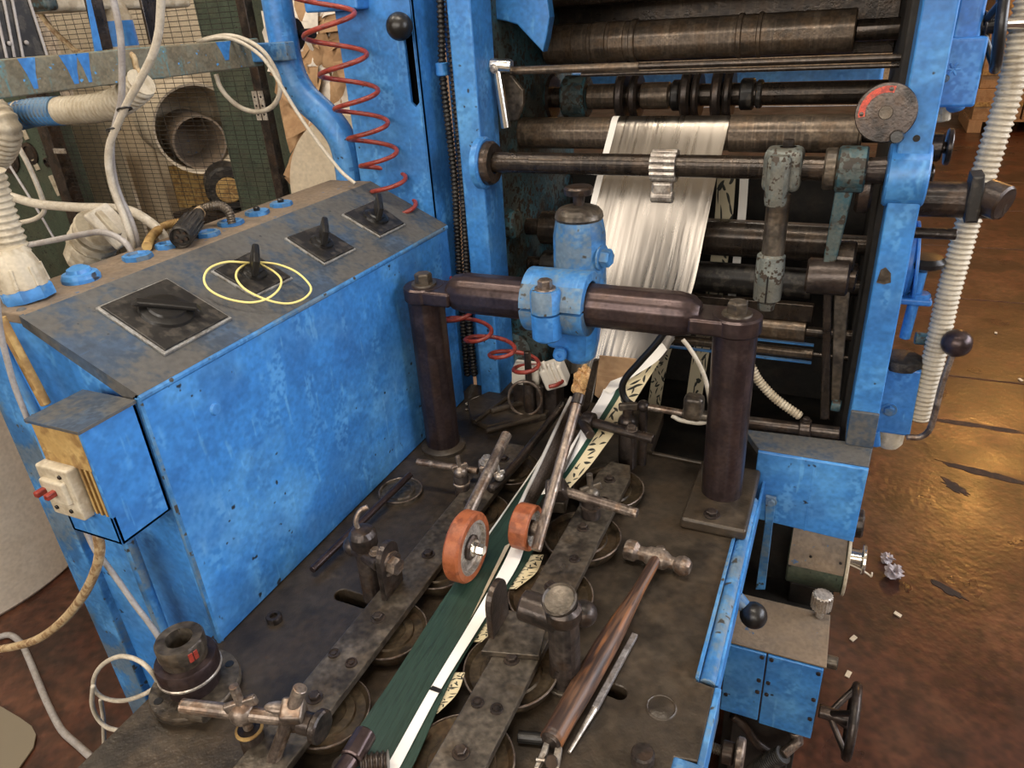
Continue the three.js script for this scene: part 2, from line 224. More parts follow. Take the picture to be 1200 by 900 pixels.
// ---------------------------------------------------------------- steel table
const TY = 0.8;
{
  const t = T('machine_table', 'dark oily steel machine table carrying the strip guides and clamps', 'table');
  const c = [V(-0.775, TY - 0.03, 0.1), V(-0.096, TY - 0.03, 0.1), V(-0.096, TY - 0.03, -0.575), V(-0.069, TY - 0.03, -0.58), V(-0.069, TY - 0.03, -0.692), V(-0.094, TY - 0.03, -0.695), V(-0.094, TY - 0.03, -1.2), V(-0.29, TY - 0.03, -1.225), V(-0.3, TY - 0.03, -1.38), V(-0.775, TY - 0.03, -1.38)];
  const oval = (a, b, w) => { const o = [], d = b.clone().sub(a).setY(0).normalize(), n = V(-d.z, 0, d.x), k = Math.atan2(d.z, d.x); for (let i = 0; i <= 8; i++) { const q = -Math.PI / 2 + i / 8 * Math.PI; o.push(V(b.x + w * (Math.cos(q) * d.x + Math.sin(q) * n.x), TY - 0.03, b.z + w * (Math.cos(q) * d.z + Math.sin(q) * n.z))); } for (let i = 0; i <= 8; i++) { const q = Math.PI / 2 + i / 8 * Math.PI; o.push(V(a.x + w * (Math.cos(q) * d.x + Math.sin(q) * n.x), TY - 0.03, a.z + w * (Math.cos(q) * d.z + Math.sin(q) * n.z))); } return o; };
  const holes = [oval(Yp(401, 697, TY), Yp(430, 706, TY), 0.012), oval(Yp(716, 808, TY), Yp(726, 812, TY), 0.010), oval(Yp(578, 478, TY), Yp(608, 472, TY), 0.012)];
  P('table_top', prism(c, V(0, 0.03, 0), 0.002, holes), mTable, t);
  P('underframe', [mm(-0.74, -0.10, 0.62, 0.75, 0.05, -0.01), mm(-0.74, -0.70, 0.05, 0.75, 0.05, -1.3), mm(-0.14, -0.10, 0.3, 0.75, 0.05, -1.15), mm(-0.74, -0.1, 0.7, 0.71, 0.05, -1.3)], mVoid, t);
  P('edge_strip', [mm(-0.0695, -0.061, TY - 0.06, TY + 0.0005, -0.575, -0.694, 0.002), mm(-0.097, -0.062, TY - 0.06, TY + 0.0008, -0.552, -0.577, 0.003), mm(-0.0965, -0.09, TY - 0.06, TY + 0.0005, 0.1, -0.56, 0.002)], mBlueWorn, t, 'chipped blue paint on the table edge');
  for (const [x, y, s, h] of [[322, 727, 0.012, 0.008]]) P('cap_screw', lathe([[0, 0], [s, 0], [s, h], [s * 0.9, h + 0.002], [s * 0.5, h + 0.002], [s * 0.5, h * 0.5], [0, h * 0.5]], Yp(x, y, TY), UP, 20), mDark, t);
  P('bolt', [lathe([[0, 0], [0.014, 0], [0.014, 0.016], [0.012, 0.019], [0, 0.019]], Yp(753, 893, TY), UP, 20)], mDark, t);
  const rc = Yp(775, 829, TY); P('plug', lathe([[0, 0.0006], [0.017, 0.0006], [0.018, 0.0016], [0.019, 0.0006], [0.02, 0]], rc, UP, 24), mTable, t);
  P('ridge', rod(Yp(765, 531, TY + 0.004), Yp(824, 543, TY + 0.004), 0.004), mTable, t); P('ridge', rod(Yp(545, 480, TY + 0.003), Yp(650, 467, TY + 0.003), 0.003), mTable, t);
}
{ // ringed cast disc by the console
  const c = Yp(470, 578, TY), t = T('table_disc', 'round cast cover disc set in the table beside the console', 'disc');
  P('rim', lathe([[0.0385, 0.0075], [0.0405, 0.009], [0.042, 0.0075], [0.0405, 0.006], [0.0385, 0.0075]], c, UP, 40), mRodSteel, t);
  P('disc', lathe([[0, 0.004], [0.006, 0.006], [0.012, 0.004], [0.02, 0.004], [0.022, 0.007], [0.026, 0.007], [0.028, 0.004], [0.036, 0.005], [0.038, 0.008], [0.041, 0.008], [0.042, 0]], c, UP, 40), mPlate, t);
}
// ---------------------------------------------------------------- guide bars with their edge rollers
function guideBar(x0, x1, label, zs, bx, screws) {
  const t = T('guide_bar', label, 'guide bar'), y = 0.829;
  P('bar', prism([V(x0, y, 0.02), V(x1, y, 0.02), V(x1, y, -1.06), V(x1 - 0.012, y, -1.1), V(x0 + 0.012, y, -1.1), V(x0, y, -1.06)], V(0, 0.012, 0), 0.0015), mPlate, t);
  for (const z of zs) P('bolt', bolt(V(bx, y + 0.012, z), UP, 0.0075, 0.006), mDark, t);
  for (const [dx, z] of screws) P('screw', lathe([[0, 0.002], [0.003, 0.0025], [0.0035, 0.001], [0.006, 0.001], [0.0065, 0.003], [0.008, 0.003], [0.0085, 0]], V(bx + dx, y + 0.012, z), UP, 16), mDark, t);
  P('spacer', [0.0, -0.53, -1.02].map(z => mm(bx - 0.012, bx + 0.012, TY, y + 0.002, z, z - 0.025)), mDark, t);
  return t;
}
const ZS = [-0.172, -0.317, -0.462, -0.607, -0.752, -0.897, -1.042];
guideBar(-0.56, -0.5, 'long flat steel guide bar between the console and the green strip', ZS, -0.53, [[-0.02, -0.53], [0.012, -0.525], [-0.016, -0.68], [0.01, -0.82]]);
guideBar(-0.347, -0.286, 'long flat steel guide bar between the green strip and the hammer', ZS, -0.32, [[-0.012, -0.53], [0.014, -0.53], [-0.012, -0.68], [0.012, -0.82], [0.01, -0.98]]);
for (const [x, tx, k] of [[-0.514, 'guide bar beside the console', 0.8], [-0.322, 'guide bar beside the hammer', 0.93]]) for (const z of ZS) {
  const t = T('edge_roller', 'flat brown steel roller disc under the ' + tx, 'roller', 'roller discs under the ' + tx);
  P('disc', lathe([[0, 0], [0.05, 0], [0.06, 0.002], [0.0665, 0.014], [0.068, 0.022], [0.066, 0.0225], [0.06, 0.018], [0.045, 0.017], [0.043, 0.02], [0.03, 0.02], [0.028, 0.018], [0, 0.018]].map(([r, h]) => [r * k, h]), V(x, TY + 0.002, z), UP, 40), mDisc, t);
  P('rim', lathe([[0.0668, 0.0215], [0.0685, 0.021], [0.0692, 0.023], [0.0685, 0.0242], [0.067, 0.0242], [0.0668, 0.0215]].map(([r, h]) => [r * k, h]), V(x, TY + 0.002, z), UP, 40), mRodSteel, t);
}

// ---------------------------------------------------------------- control console
const SL0 = V(-0.75, 1.215, -0.515), SLN = V(0.085, 0.175, 0).normalize();   // sloped panel
const Sp = (px, py, lift = 0) => Pl(px, py, SL0.clone().addScaledVector(SLN, lift), SLN);
{
  const t = T('control_console', 'blue steel control console with dusty sloped top and rotary switches', 'console');
  const z0 = -0.515, z1 = -1.3;
  P('front_panel', mm(-0.765, -0.75, TY + 0.001, 1.215, z0, z1, 0.004), mBlue, t);
  P('sloped_panel', prism([V(-0.75, 1.215, z0), V(-0.925, 1.3, z0), V(-0.925, 1.285, z0), V(-0.765, 1.2, z0)], V(0, 0, z1 - z0), 0), mBlueDust, t, 'dusty worn sloped panel');
  P('top_panel', mm(-1.03, -0.922, 1.285, 1.3, z0 - 0.004, z1, 0.003), mDust, t, 'flat top thick with brown dust');
  P('end_panel', prism([V(-0.764, 0.06, -0.53), V(-0.764, 1.21, -0.53), V(-0.924, 1.288, -0.53), V(-1.028, 1.288, -0.53), V(-1.028, 0.06, -0.53)], V(0, 0, -0.012)), mBlue, t);
  P('end_panel', prism([V(-0.764, 0.06, z1 + 0.015), V(-0.764, 1.21, z1 + 0.015), V(-0.924, 1.288, z1 + 0.015), V(-1.028, 1.288, z1 + 0.015), V(-1.028, 0.06, z1 + 0.015)], V(0, 0, 0.012)), mBlue, t);
  P('back_panel', mm(-1.03, -1.02, 0.06, 1.29, -0.54, z1, 0.002), mBlue, t);
  P('corner_seam', [rod(V(-0.753, 1.21, z0), V(-0.753, 1.21, z1), 0.0055, 0.0055, 10), rod(V(-0.755, TY, z0 - 0.003), V(-0.755, 1.21, z0 - 0.003), 0.005, 0.005, 10)], mBlueWorn, t, 'worn lighter edges');
  const lx = -1.06;
  P('leg', mm(lx, lx + 0.06, 0, 1.28, -0.515, -0.575, 0.005), mBlueWorn, t);
  P('leg', mm(lx, lx + 0.06, 0, 1.28, -1.24, -1.3, 0.005), mBlueWorn, t);
  { const a = Zp(150, 632, -0.5), b = V(a.x - 0.005, 0.35, -0.5); P('conduit_pipe', [rod(a, V(a.x, 0.3, a.z), 0.009), rod(V(a.x, 0.3, a.z), V(a.x, 0.3, -0.535), 0.009)], mBlueWorn, t); }
  for (const [x, y] of [[252, 479]]) { const p = Xp(x, y, -0.75); P('lock_cap', lathe([[0, 0.004], [0.006, 0.005], [0.008, 0.004], [0.0095, 0]], p, V(1, 0, 0), 20), mBlue, t); }
  // switch plates
  const plates = [[[112, 363], [195, 328], [272, 375], [193, 418]], [[247, 320], [293, 297], [343, 328], [298, 350]], [[333, 281], [373, 266], [417, 294], [380, 312]], [[400, 253], [437, 237], [475, 265], [445, 280]]];
  plates.forEach((q, i) => {
    const c = q.map(a => Sp(...a)), ctr = c.reduce((s, a) => s.add(a), V(0, 0, 0)).multiplyScalar(0.25);
    const fr = P('switch_plate', prism(c, SLN.clone().multiplyScalar(0.004), 0.001), mFrameGrey, t, 'grey bevelled switch frame');
    P('switch_face', prism(c.map(a => lerp(a, ctr, 0.07).addScaledVector(SLN, 0.003)), SLN.clone().multiplyScalar(0.004), 0.001), mBlackDust, fr, 'black glossy switch face');
    const w = c[0].distanceTo(c[1]), b = ctr.clone().addScaledVector(SLN, 0.007), k = i ? 0.20 : 0.26;
    const dl = P('rotary_knob', lathe([[0, 0], [w * k * 1.15, 0], [w * k * 1.1, 0.004], [w * k * 0.8, 0.007], [w * k * 0.75, 0.01], [0, 0.01]], b, SLN, 28), mBlack, t);
    const dirs = [c[2].clone().sub(c[0]).normalize(), c[3].clone().sub(c[1]).normalize(), c[3].clone().sub(c[1]).normalize(), c[3].clone().sub(c[1]).normalize()][i];
    const up1 = b.clone().addScaledVector(SLN, 0.009), h = i ? 0.030 : 0.007, L = w * (i ? 0.27 : 0.36), side = SLN.clone().cross(dirs).normalize().multiplyScalar(i ? 0.011 : 0.015);
    const prof = [up1.clone().addScaledVector(dirs, -L), up1.clone().addScaledVector(dirs, L), up1.clone().addScaledVector(dirs, L * 0.85).addScaledVector(SLN, h * 0.8), up1.clone().addScaledVector(dirs, L * 0.1).addScaledVector(SLN, h * 0.95), up1.clone().addScaledVector(dirs, -L * 0.85).addScaledVector(SLN, h)].map(a => a.addScaledVector(side, -0.5));
    P('grip', prism(prof, side, 0.003), mBlack, dl);
  });
  // glands along the flat top
  const hexes = [[162, 303, 17, 1], [196, 290, 13, 1], [244, 276, 14, 1], [271, 263, 15, 1], [302, 251, 14, 0], [330, 241, 13, 0]];
  for (const [x, y, r, open] of hexes) { const p = Yp(x, y, 1.3), s = r * mpp(p); const n = P('gland_nut', orient(flat(new THREE.LatheGeometry([[0, 0], [s, 0], [s * 1.03, 0.002], [s * 0.98, 0.007], [s * 0.7, 0.008], [s * 0.62, open ? 0.004 : 0.007], [0, open ? 0.004 : 0.007]].map(a => new THREE.Vector2(Math.max(a[0], 1e-5), a[1])), 8)), p, UP), mBlueWorn, t, 'blue painted gland nut'); if (!open) P('blanking_plug', lathe([[0, 0.006], [0.006, 0.006], [0.006, 0.012], [0.004, 0.014], [0, 0.014]], p, UP, 12), mBlack, n); }
  { const p = Yp(96, 328, 1.3), s = 21 * mpp(p), n = P('dome_cap', lathe([[0, 0], [s, 0], [s * 1.02, 0.005], [s * 0.9, 0.011], [s * 0.66, 0.012], [s * 0.6, 0.017], [s * 0.3, 0.021], [0, 0.022]], p, UP, 24), mBlue, t, 'domed blue cap'); }
  P('rivet', lathe([[0, 0.003], [0.004, 0.002], [0.006, 0]], Yp(25, 363, 1.3), UP, 12), mBlueDust, t);
}
M1('wire_loop', 'loop of pale yellow wire hung around a rotary switch', 'wire', sweep([[112 + 180, 308], [266, 307], [246, 314], [239, 327], [246, 340], [266, 350], [292, 354.5], [312, 350.5], [326, 340], [329.5, 328], [322, 319], [310, 312], [300, 307.5], [290, 309], [279, 316], [277, 326], [286, 338], [303, 347.5], [322, 354], [340, 355.5], [356, 350], [364.5, 340], [360, 330], [346, 318], [326, 310], [304, 307]].map(([x, y], i) => Sp(x, y, 0.02 + 0.006 * Math.sin(i * 0.9))), 0.0017, 160, 8), mYellow);

// ---------------------------------------------------------------- breaker box on the console's end
{
  const t = T('breaker_box', 'small blue switch box with a tan board and white breaker', 'switch box');
  const x0 = -0.845, x1 = -0.755, y0 = 1.045, y1 = 1.205, z0 = -0.435, z1 = -0.512;
  P('housing', [mm(x1 - 0.006, x1, y0, y1, z0, z1, 0.001), mm(x0, x0 + 0.006, y0, y1, z0, z1, 0.001), mm(x0, x1, y0, y0 + 0.005, z0, z1, 0.001), mm(x0, x1, y0, y0 + 0.042, z0, z0 - 0.005, 0.001), mm(x0, x1, y0, y1, z1 + 0.006, z1, 0.001)], mBlue, t);
  P('lid', mm(x0 - 0.002, x1 + 0.002, y1, y1 + 0.005, z0 + 0.003, z1, 0.001), mBlueDust, t, 'dusty grey lid');
  P('tan_board', [mm(x0 + 0.006, x1 - 0.004, y1 - 0.052, y1, z0 + 0.001, z0 - 0.012, 0.001), mm(x1 - 0.030, x1 - 0.005, y0 + 0.042, y1 - 0.05, z0 - 0.002, z0 - 0.008, 0.001)], mTan, t, 'tan fibre board');
  P('board_rib', [0, 1, 2].map(i => mm(x1 - 0.028 + i * 0.009, x1 - 0.024 + i * 0.009, y0 + 0.042, y1 - 0.052, z0 + 0.001, z0 - 0.004, 0.0008)), mTan, t);
  const b = P('breaker', [mm(x0 + 0.002, x1 - 0.032, y0 + 0.038, y1 - 0.05, z0 + 0.014, z0 - 0.04, 0.003), mm(x0 + 0.008, x1 - 0.04, y0 + 0.062, y1 - 0.066, z0 + 0.02, z0, 0.003)], mCream, t, 'dirty white circuit breaker');
  P('toggle', [mm(x0 + 0.010, x0 + 0.018, y0 + 0.075, y0 + 0.083, z0 + 0.032, z0 + 0.01, 0.002), mm(x0 + 0.028, x0 + 0.036, y0 + 0.075, y0 + 0.083, z0 + 0.032, z0 + 0.01, 0.002)], mRed, b, 'red toggles');
  P('terminal_screw', [bolt(V(x0 + 0.014, y0 + 0.05, z0 + 0.014), V(0, 0, 1), 0.003, 0.002, false), bolt(V(x0 + 0.04, y0 + 0.05, z0 + 0.014), V(0, 0, 1), 0.003, 0.002, false), bolt(V(x0 + 0.044, y0 + 0.1, z0 + 0.014), V(0, 0, 1), 0.003, 0.002, false)], mBlack, b);
}
// ---------------------------------------------------------------- post bridge over the table
const BZ = -1.1, PX = [-0.697, -0.131], BY = 1.152;
{
  const t = T('post_bridge', 'dark brown steel bridge bar bolted across two round posts', 'bridge');
  const q = [Yp(523, 517, TY), Yp(844, 592, TY)];
  PX.forEach((x, i) => {
    P('post', rod(V(x, TY + 0.012, BZ), V(x, BY - 0.022, BZ), 0.0345, 0.0345, 32, 0.04), mPost, t);
    const f = P('foot_flange', i ? box(V(x + 0.002, TY + 0.011, BZ + 0.005), [0.108, 0.022, 0.19], 0.006) : lathe([[0, 0], [0.046, 0], [0.046, 0.008], [0.036, 0.014], [0, 0.014]], V(x, TY, BZ), UP, 28), mTable, t);
    if (i) for (const d of [0.074, -0.066]) P('bolt', bolt(V(x - 0.004, TY + 0.022, BZ + d), UP, 0.010, 0.007, true), mDark, f);
    P('lug', [lathe([[0, 0], [0.037, 0], [0.0395, 0.003], [0.0395, 0.026], [0.036, 0.029], [0, 0.029]], V(x, BY - 0.022, BZ), UP, 32), mm(x, x + (i ? -0.07 : 0.07), BY - 0.022, BY + 0.0062, BZ - 0.036, BZ + 0.036, 0.006)], mPost, t);
    P('bolt', bolt(V(x, BY + 0.007, BZ), UP, 0.0165, 0.019), mPlate, t);
  });
  P('bar', [lathe([[0, 0], [0.022, 0], [0.032, 0.012], [0.037, 0.035], [0.037, 0.42], [0.032, 0.443], [0.022, 0.455], [0, 0.455]], V(-0.642, BY - 0.002, BZ), V(1, 0, 0), 36)], mPost, t);
}
{ // clamp with vertical spindle
  const t = T('bridge_clamp', 'chipped blue cast clamp with upright spindle on the bridge bar', 'clamp');
  const sx = -0.412, sz = -1.165;
  for (const k of [1, -1]) { const pts = []; for (let i = 0; i <= 20; i++) { const a = (2.5 + i / 20 * 175) * Math.PI / 180; pts.push(V(-0.482, BY + k * 0.056 * Math.sin(a), BZ + 0.056 * Math.cos(a))); } for (let i = 20; i >= 0; i--) { const a = (2.5 + i / 20 * 175) * Math.PI / 180; pts.push(V(-0.482, BY + k * 0.0385 * Math.sin(a), BZ + 0.0385 * Math.cos(a))); } if (k > 0) pts.reverse(); P('half_sleeve', prism(pts, V(0.112, 0, 0), 0.002), mBlueWorn, t); }
  P('front_boss', [lathe([[0, 0], [0.021, 0], [0.025, 0.004], [0.026, 0.047], [0, 0.047]], V(-0.432, BY - 0.05, BZ + 0.052), UP, 24), mm(-0.455, -0.41, BY - 0.046, BY - 0.003, BZ + 0.04, BZ + 0.056, 0.004)], mBlue, t);
  P('front_boss', [lathe([[0, 0], [0.026, 0], [0.026, 0.034], [0.023, 0.039], [0, 0.039]], V(-0.432, BY + 0.001, BZ + 0.052), UP, 24), mm(-0.455, -0.41, BY + 0.001, BY + 0.034, BZ + 0.04, BZ + 0.056, 0.004)], mBlueWorn, t);
  P('bolt', bolt(V(-0.432, BY + 0.04, BZ + 0.052), UP, 0.0125, 0.014), mRodSteel, t);
  P('spindle_body', lathe([[0, 0], [0.034, 0], [0.04, 0.008], [0.043, 0.05], [0.0465, 0.06], [0.0455, 0.16], [0.041, 0.185], [0.037, 0.192], [0, 0.192]], V(sx, BY - 0.06, sz), UP, 32), mBlueWorn, t);
  P('cap', lathe([[0, 0], [0.040, 0], [0.042, 0.004], [0.040, 0.012], [0.035, 0.018], [0.03, 0.02], [0.012, 0.024], [0, 0.024]], V(sx, BY + 0.127, sz), UP, 32), mPlate, t, 'dusty steel cap');
  P('thumb_screw', lathe([[0, 0], [0.009, 0], [0.010, 0.018], [0.0235, 0.021], [0.025, 0.024], [0.025, 0.031], [0.022, 0.034], [0, 0.035]], V(sx, BY + 0.148, sz), UP, 28), mDark, t);
  P('side_bolt', bolt(V(sx + 0.042, BY + 0.065, sz + 0.01), V(1, 0, 0.15), 0.016, 0.016), mBlueWorn, t);
  P('lower_body', [lathe([[0, 0], [0.02, 0], [0.03, 0.01], [0.036, 0.04], [0.04, 0.075], [0, 0.075]], V(sx, BY - 0.135, sz + 0.01), UP, 28), mm(sx - 0.055, sx + 0.02, BY - 0.105, BY - 0.05, sz - 0.01, sz + 0.045, 0.012)], mBlue, t);
  P('button', lathe([[0, 0], [0.0125, 0], [0.0125, 0.016], [0.010, 0.019], [0.004, 0.019], [0.003, 0.015], [0, 0.015]], V(sx - 0.025, BY - 0.108, sz + 0.045), V(0.3, 0.1, 1), 24), mBlue, t);
}

// ---------------------------------------------------------------- machine frame
{
  const t = T('printing_press', 'tall blue cast side frames of the printing press', 'press');
  P('side_column', [mm(0.06, 0.106, 0.86, 1.9, -1.27, -1.36, 0.004), mm(0.075, 0.1, 0.5, 1.9, -1.34, -1.95, 0.004)], mBlue, t);
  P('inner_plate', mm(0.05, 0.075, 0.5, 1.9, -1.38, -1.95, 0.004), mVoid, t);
  P('bearing_cap', [lathe([[0, 0], [0.045, 0], [0.048, 0.003], [0.048, 0.055], [0.045, 0.058], [0, 0.058]], V(0.052, 1.337, -1.3), V(1, 0, 0), 28)], mBlue, t); P('bearing_stub', lathe([[0, 0], [0.02, 0], [0.022, 0.03], [0, 0.03]], V(0.021, 1.337, -1.33), V(1, 0, 0), 20), mDark, t);
  P('paint_chip', prism([[1032, 316], [1038, 313], [1044, 320], [1044, 331], [1036, 333], [1027, 331]].map(q => Zp(...q, -1.2705)), V(0, 0, 0.0012)), mPlate, t, 'bare grey patch in the blue paint');
  P('bolt_hole', lathe([[0, 0], [0.005, 0], [0.005, 0.002], [0, 0.002]], Zp(1074, 162, -1.271), V(0, 0, 1), 16), mBlack, t);
  P('ledge', [prism([V(-0.118, 0.845, -1.262), V(-0.084, 0.845, -1.2), V(0.1, 0.845, -1.2), V(0.106, 0.845, -1.27), V(0.106, 0.845, -1.36), V(0.06, 0.845, -1.36), V(0.06, 0.845, -1.275)].reverse(), V(0, 0.015, 0), 0.002), mm(0.06, 0.106, 0.86, 0.93, -1.262, -1.27, 0.002)], mBlueDust, t, 'dusty grey blue ledge');
  P('guard_plate', prism([V(-0.086, 0.708, -1.2), V(0.098, 0.698, -1.2), V(0.1, 0.858, -1.2), V(-0.084, 0.858, -1.2)], V(0, 0, 0.008), 0.002), mBlue, t);
  P('plate_seam', mm(0.012, 0.014, 0.702, 0.858, -1.1915, -1.193, 0.0004), mBlue, t);
  // left side
  const sl = [[475, 22], [486, 22], [495, 122], [490, 124], [485, 120]].map(q => Zp(...q, -1.3));
  const y1 = 1.95, F = [V(-0.95, 0.3, -1.3), V(-0.778, 0.3, -1.3), V(-0.778, y1, -1.3), V(-0.95, y1, -1.3)];
  const s0 = Zp(480, 22, -1.3).setX(-0.793), s1 = Zp(490, 120, -1.3), hw = 0.0098, hole = [V(s0.x - hw, s0.y, -1.3), V(s0.x + hw, s0.y, -1.3), V(s0.x + hw, s1.y, -1.3), V(s0.x, s1.y - 0.009, -1.3), V(s0.x - hw, s1.y, -1.3)];
  P('slotted_upright', [prism(F, V(0, 0, -0.008), 0, [hole]), mm(-0.782, -0.778, 0.3, y1, -1.3, -1.4, 0.001), mm(-0.95, -0.942, 0.3, y1, -1.302, -1.4, 0.003)], mBlue, t);
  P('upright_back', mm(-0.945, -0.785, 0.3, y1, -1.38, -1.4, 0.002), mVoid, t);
  P('cap_plate', mm(-0.99, -0.87, 1.622, 1.66, -1.26, -1.33, 0.004), mBlue, t);
  P('inner_upright', [mm(-0.722, -0.672, 0.5, 1.95, -1.33, -1.42, 0.005), mm(-0.76, -0.73, 0.5, 1.95, -1.38, -1.95, 0.004)], mBlue, t);
  P('inner_plate', mm(-0.73, -0.70, 0.5, 1.95, -1.42, -1.95, 0.004), mTeal, t);
  P('bearing_flange', [lathe([[0.02, 0], [0.05, 0], [0.05, 0.012], [0.046, 0.016], [0.02, 0.016]], V(-0.674, 1.337, -1.325), V(1, 0, 0), 30)], mBlue, t);
  P('bearing_ring', [lathe([[0.02, 0], [0.042, 0], [0.042, 0.012], [0.038, 0.018], [0.02, 0.018]], V(-0.66, 1.337, -1.325), V(1, 0, 0), 30)], mDark, t);
  const br = [[560, -10], [568, 12], [577, 22], [593, 25], [606, 29], [618, 42], [636, 61], [640, 45], [644, 20], [640, -10]].map(q => Zp(...q, -1.5));
  P('curved_bracket', prism(br, V(0, 0, -0.03), 0.003), mBlue, t);
  P('sector_plate', prism([[556, 100], [560, 66], [567, 42], [576, 60], [582, 72], [600, 90], [613, 106], [613, 122], [606, 141], [593, 143], [584, 118], [566, 98]].map(q => Zp(...q, -1.45)), V(0, 0, -0.012), 0.002), mPlate, t);
  P('foot_bracket', [rod(Zp(585, 262, -1.5), Zp(607, 263, -1.5), 0.034), rod(Zp(583, 306, -1.5), Zp(600, 307, -1.5), 0.026), mm(-0.72, -0.60, 0.82, 1.0, -1.45, -1.6, 0.012), lathe([[0, 0], [0.05, 0], [0.055, 0.01], [0.05, 0.03], [0, 0.03]], Zp(598, 412, -1.45), V(0.4, 0.3, 1), 24)], mTeal, t);
  P('light_blocking_back', mm(-0.73, 0.06, 0.45, 1.22, -1.93, -1.95, 0.002), mVoid, t);  // dark backing plane, added to block light behind the rollers
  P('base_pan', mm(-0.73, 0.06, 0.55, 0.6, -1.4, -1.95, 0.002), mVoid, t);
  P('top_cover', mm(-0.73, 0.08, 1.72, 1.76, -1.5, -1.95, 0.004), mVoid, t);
  P('rear_board', mm(-0.70, 0.05, 1.475, 1.74, -1.86, -1.88, 0.003), mRollDark, t);
  P('ball_knob', [ball(Zp(468, 31, -1.27), 0.0245), rod(Zp(470, 31, -1.28), Zp(478, 33, -1.32), 0.007)], mBlack, t, 'glossy black ball knob in the slot');
}
{
  const t = T('cross_beam', 'bright blue beam crossing behind the gear shaft', 'beam');
  P('beam', mm(-0.75, 0.04, 1.38, 1.442, -2.0, -2.04, 0.01), mBlue, t);
}
// ---------------------------------------------------------------- rollers and shafts
function shaft(name, label, x0, x1, y, z, r, m, extra) { const t = T(name, label, 'roller'); P('body', rod(V(x0, y, z), V(x1, y, z), r, r, 32, 0.06), m, t); P('journal', rod(V(-0.705, y, z), V(x0, y, z), r * 0.5), mRollDark, t); P('journal', rod(V(x1, y, z), V(0.052, y, z), r * 0.5), mRollDark, t); if (extra) extra(t); return t; }
shaft('roller', 'thick brown roller at the very top of the machine', -0.68, -0.03, 1.648, -1.72, 0.046, mRollDark);
shaft('roller', 'wide brown roller with raised rings near the machine top', -0.69, -0.028, 1.526, -1.75, 0.041, mRoll, t => { for (const [x, w, d] of [[-0.64, 0.046, 0.002], [-0.598, 0.036, 0.0012], [-0.556, 0.036, 0.002], [-0.514, 0.036, 0.0014], [-0.478, 0.014, 0.004], [-0.25, 0.012, 0.003], [-0.21, 0.01, 0.003]]) P('ring', rod(V(x - w / 2, 1.526, -1.75), V(x + w / 2, 1.526, -1.75), 0.041 + d, 0.041 + d, 32, 0.05), mRoll, t); });
shaft('roller', 'brown polished roller the foil web passes over', -0.715, 0.012, 1.352, -1.6, 0.0335, mRoll, t => { P('collar', rod(V(-0.235, 1.352, -1.6), V(0.006, 1.352, -1.6), 0.0365, 0.0365, 32, 0.04), mRoll, t); });
shaft('roller', 'dark brown roller beside the hanging leaf strips', -0.66, -0.02, 1.134, -1.6, 0.0395, mRollDark);
{ const c = Zp(880, 328, -1.6); shaft('roller', 'black shiny roller below the clamp stem', -0.66, -0.04, c.y, -1.6, 0.034, mBlackDust); }
{ const c = Zp(940, 388, -1.55); shaft('roller', 'short olive brown roller behind the right hand post', -0.6, -0.04, c.y, -1.55, 0.0245, mRoll); }
{ const c = Zp(930, 413, -1.55), t = shaft('roller', 'thin brown roller between two blue rails', -0.6, -0.02, c.y, -1.55, 0.011, mRoll); for (const d of [-0.022, 0.02]) P('blue_rail', mm(-0.6, -0.02, c.y + d - 0.002, c.y + d + 0.002, -1.56, -1.55, 0.001), mBlue, t); }
{ const a = Zp(900, 352, -1.55), b = Zp(905, 372, -1.55); M1('wooden_board', 'dark reddish board under the black shiny roller', 'board', mm(-0.6, -0.03, b.y, a.y, -1.54, -1.56, 0.002), mRollDark); }
{ const t = T('tie_rod', 'thin brown tie rod under the wide ringed roller', 'rod'), a = Zp(596, 83, -1.42), y = a.y, z = -1.42; P('rod', rod(V(-0.66, y, z), V(0.06, y, z), 0.006), mRollDark, t); P('rod', rod(V(-0.5, y - 0.013, z - 0.02), V(0.06, y - 0.013, z - 0.02), 0.004), mRollDark, t); P('sleeve', rod(V(-0.65, y, z), V(-0.38, y, z), 0.0075), mRoll, t); }
{ const t = T('gear_shaft', 'greasy shaft with dark collars and teal bearing blocks', 'shaft'), y = 1.405, z = -1.8, at = px => Zp(px, 112, z).x;
  P('shaft', rod(V(-0.72, y, z), V(0.05, y, z), 0.024), mRollDark, t);
  P('sleeve', rod(V(at(690), y, z), V(at(724), y, z), 0.029), mRoll, t); P('sleeve', rod(V(at(752), y, z), V(at(786), y, z), 0.03), mRoll, t);
  for (const [px, w, r, m] of [[630, 0.03, 0.052, mTeal], [645, 0.024, 0.055, mDark], [676, 0.06, 0.05, mTeal], [731, 0.022, 0.056, mDark], [746, 0.02, 0.052, mDark], [793, 0.02, 0.034, mBlackDust], [806, 0.022, 0.054, mDark], [818, 0.016, 0.052, mDark], [842, 0.022, 0.056, mDark], [855, 0.018, 0.054, mDark], [876, 0.03, 0.034, mBlackDust], [890, 0.014, 0.03, mBlackDust]]) P('collar', lathe([[0, 0], [r * 0.9, 0], [r, r * 0.1], [r, w - r * 0.1], [r * 0.9, w], [0, w]], V(at(px) - w / 2, y, z), V(1, 0, 0), 32), m, t);
}
const CBY = 1.338, CBZ = -1.33;
{ const t = T('clamp_bar', 'long greasy steel bar carrying clamps in front of the foil', 'bar');
  P('bar', rod(V(-0.665, CBY, CBZ), V(0.06, CBY, CBZ), 0.0195, 0.0195, 28, 0.05), mRollDark, t);
  P('keyway', box(V(-0.53, CBY + 0.0095, CBZ + 0.0165), [0.07, 0.004, 0.004], 0.0015), mRoll, t); P('keyway', box(V(-0.43, CBY + 0.0098, CBZ + 0.0163), [0.13, 0.002, 0.003], 0.001), mDark, t); }
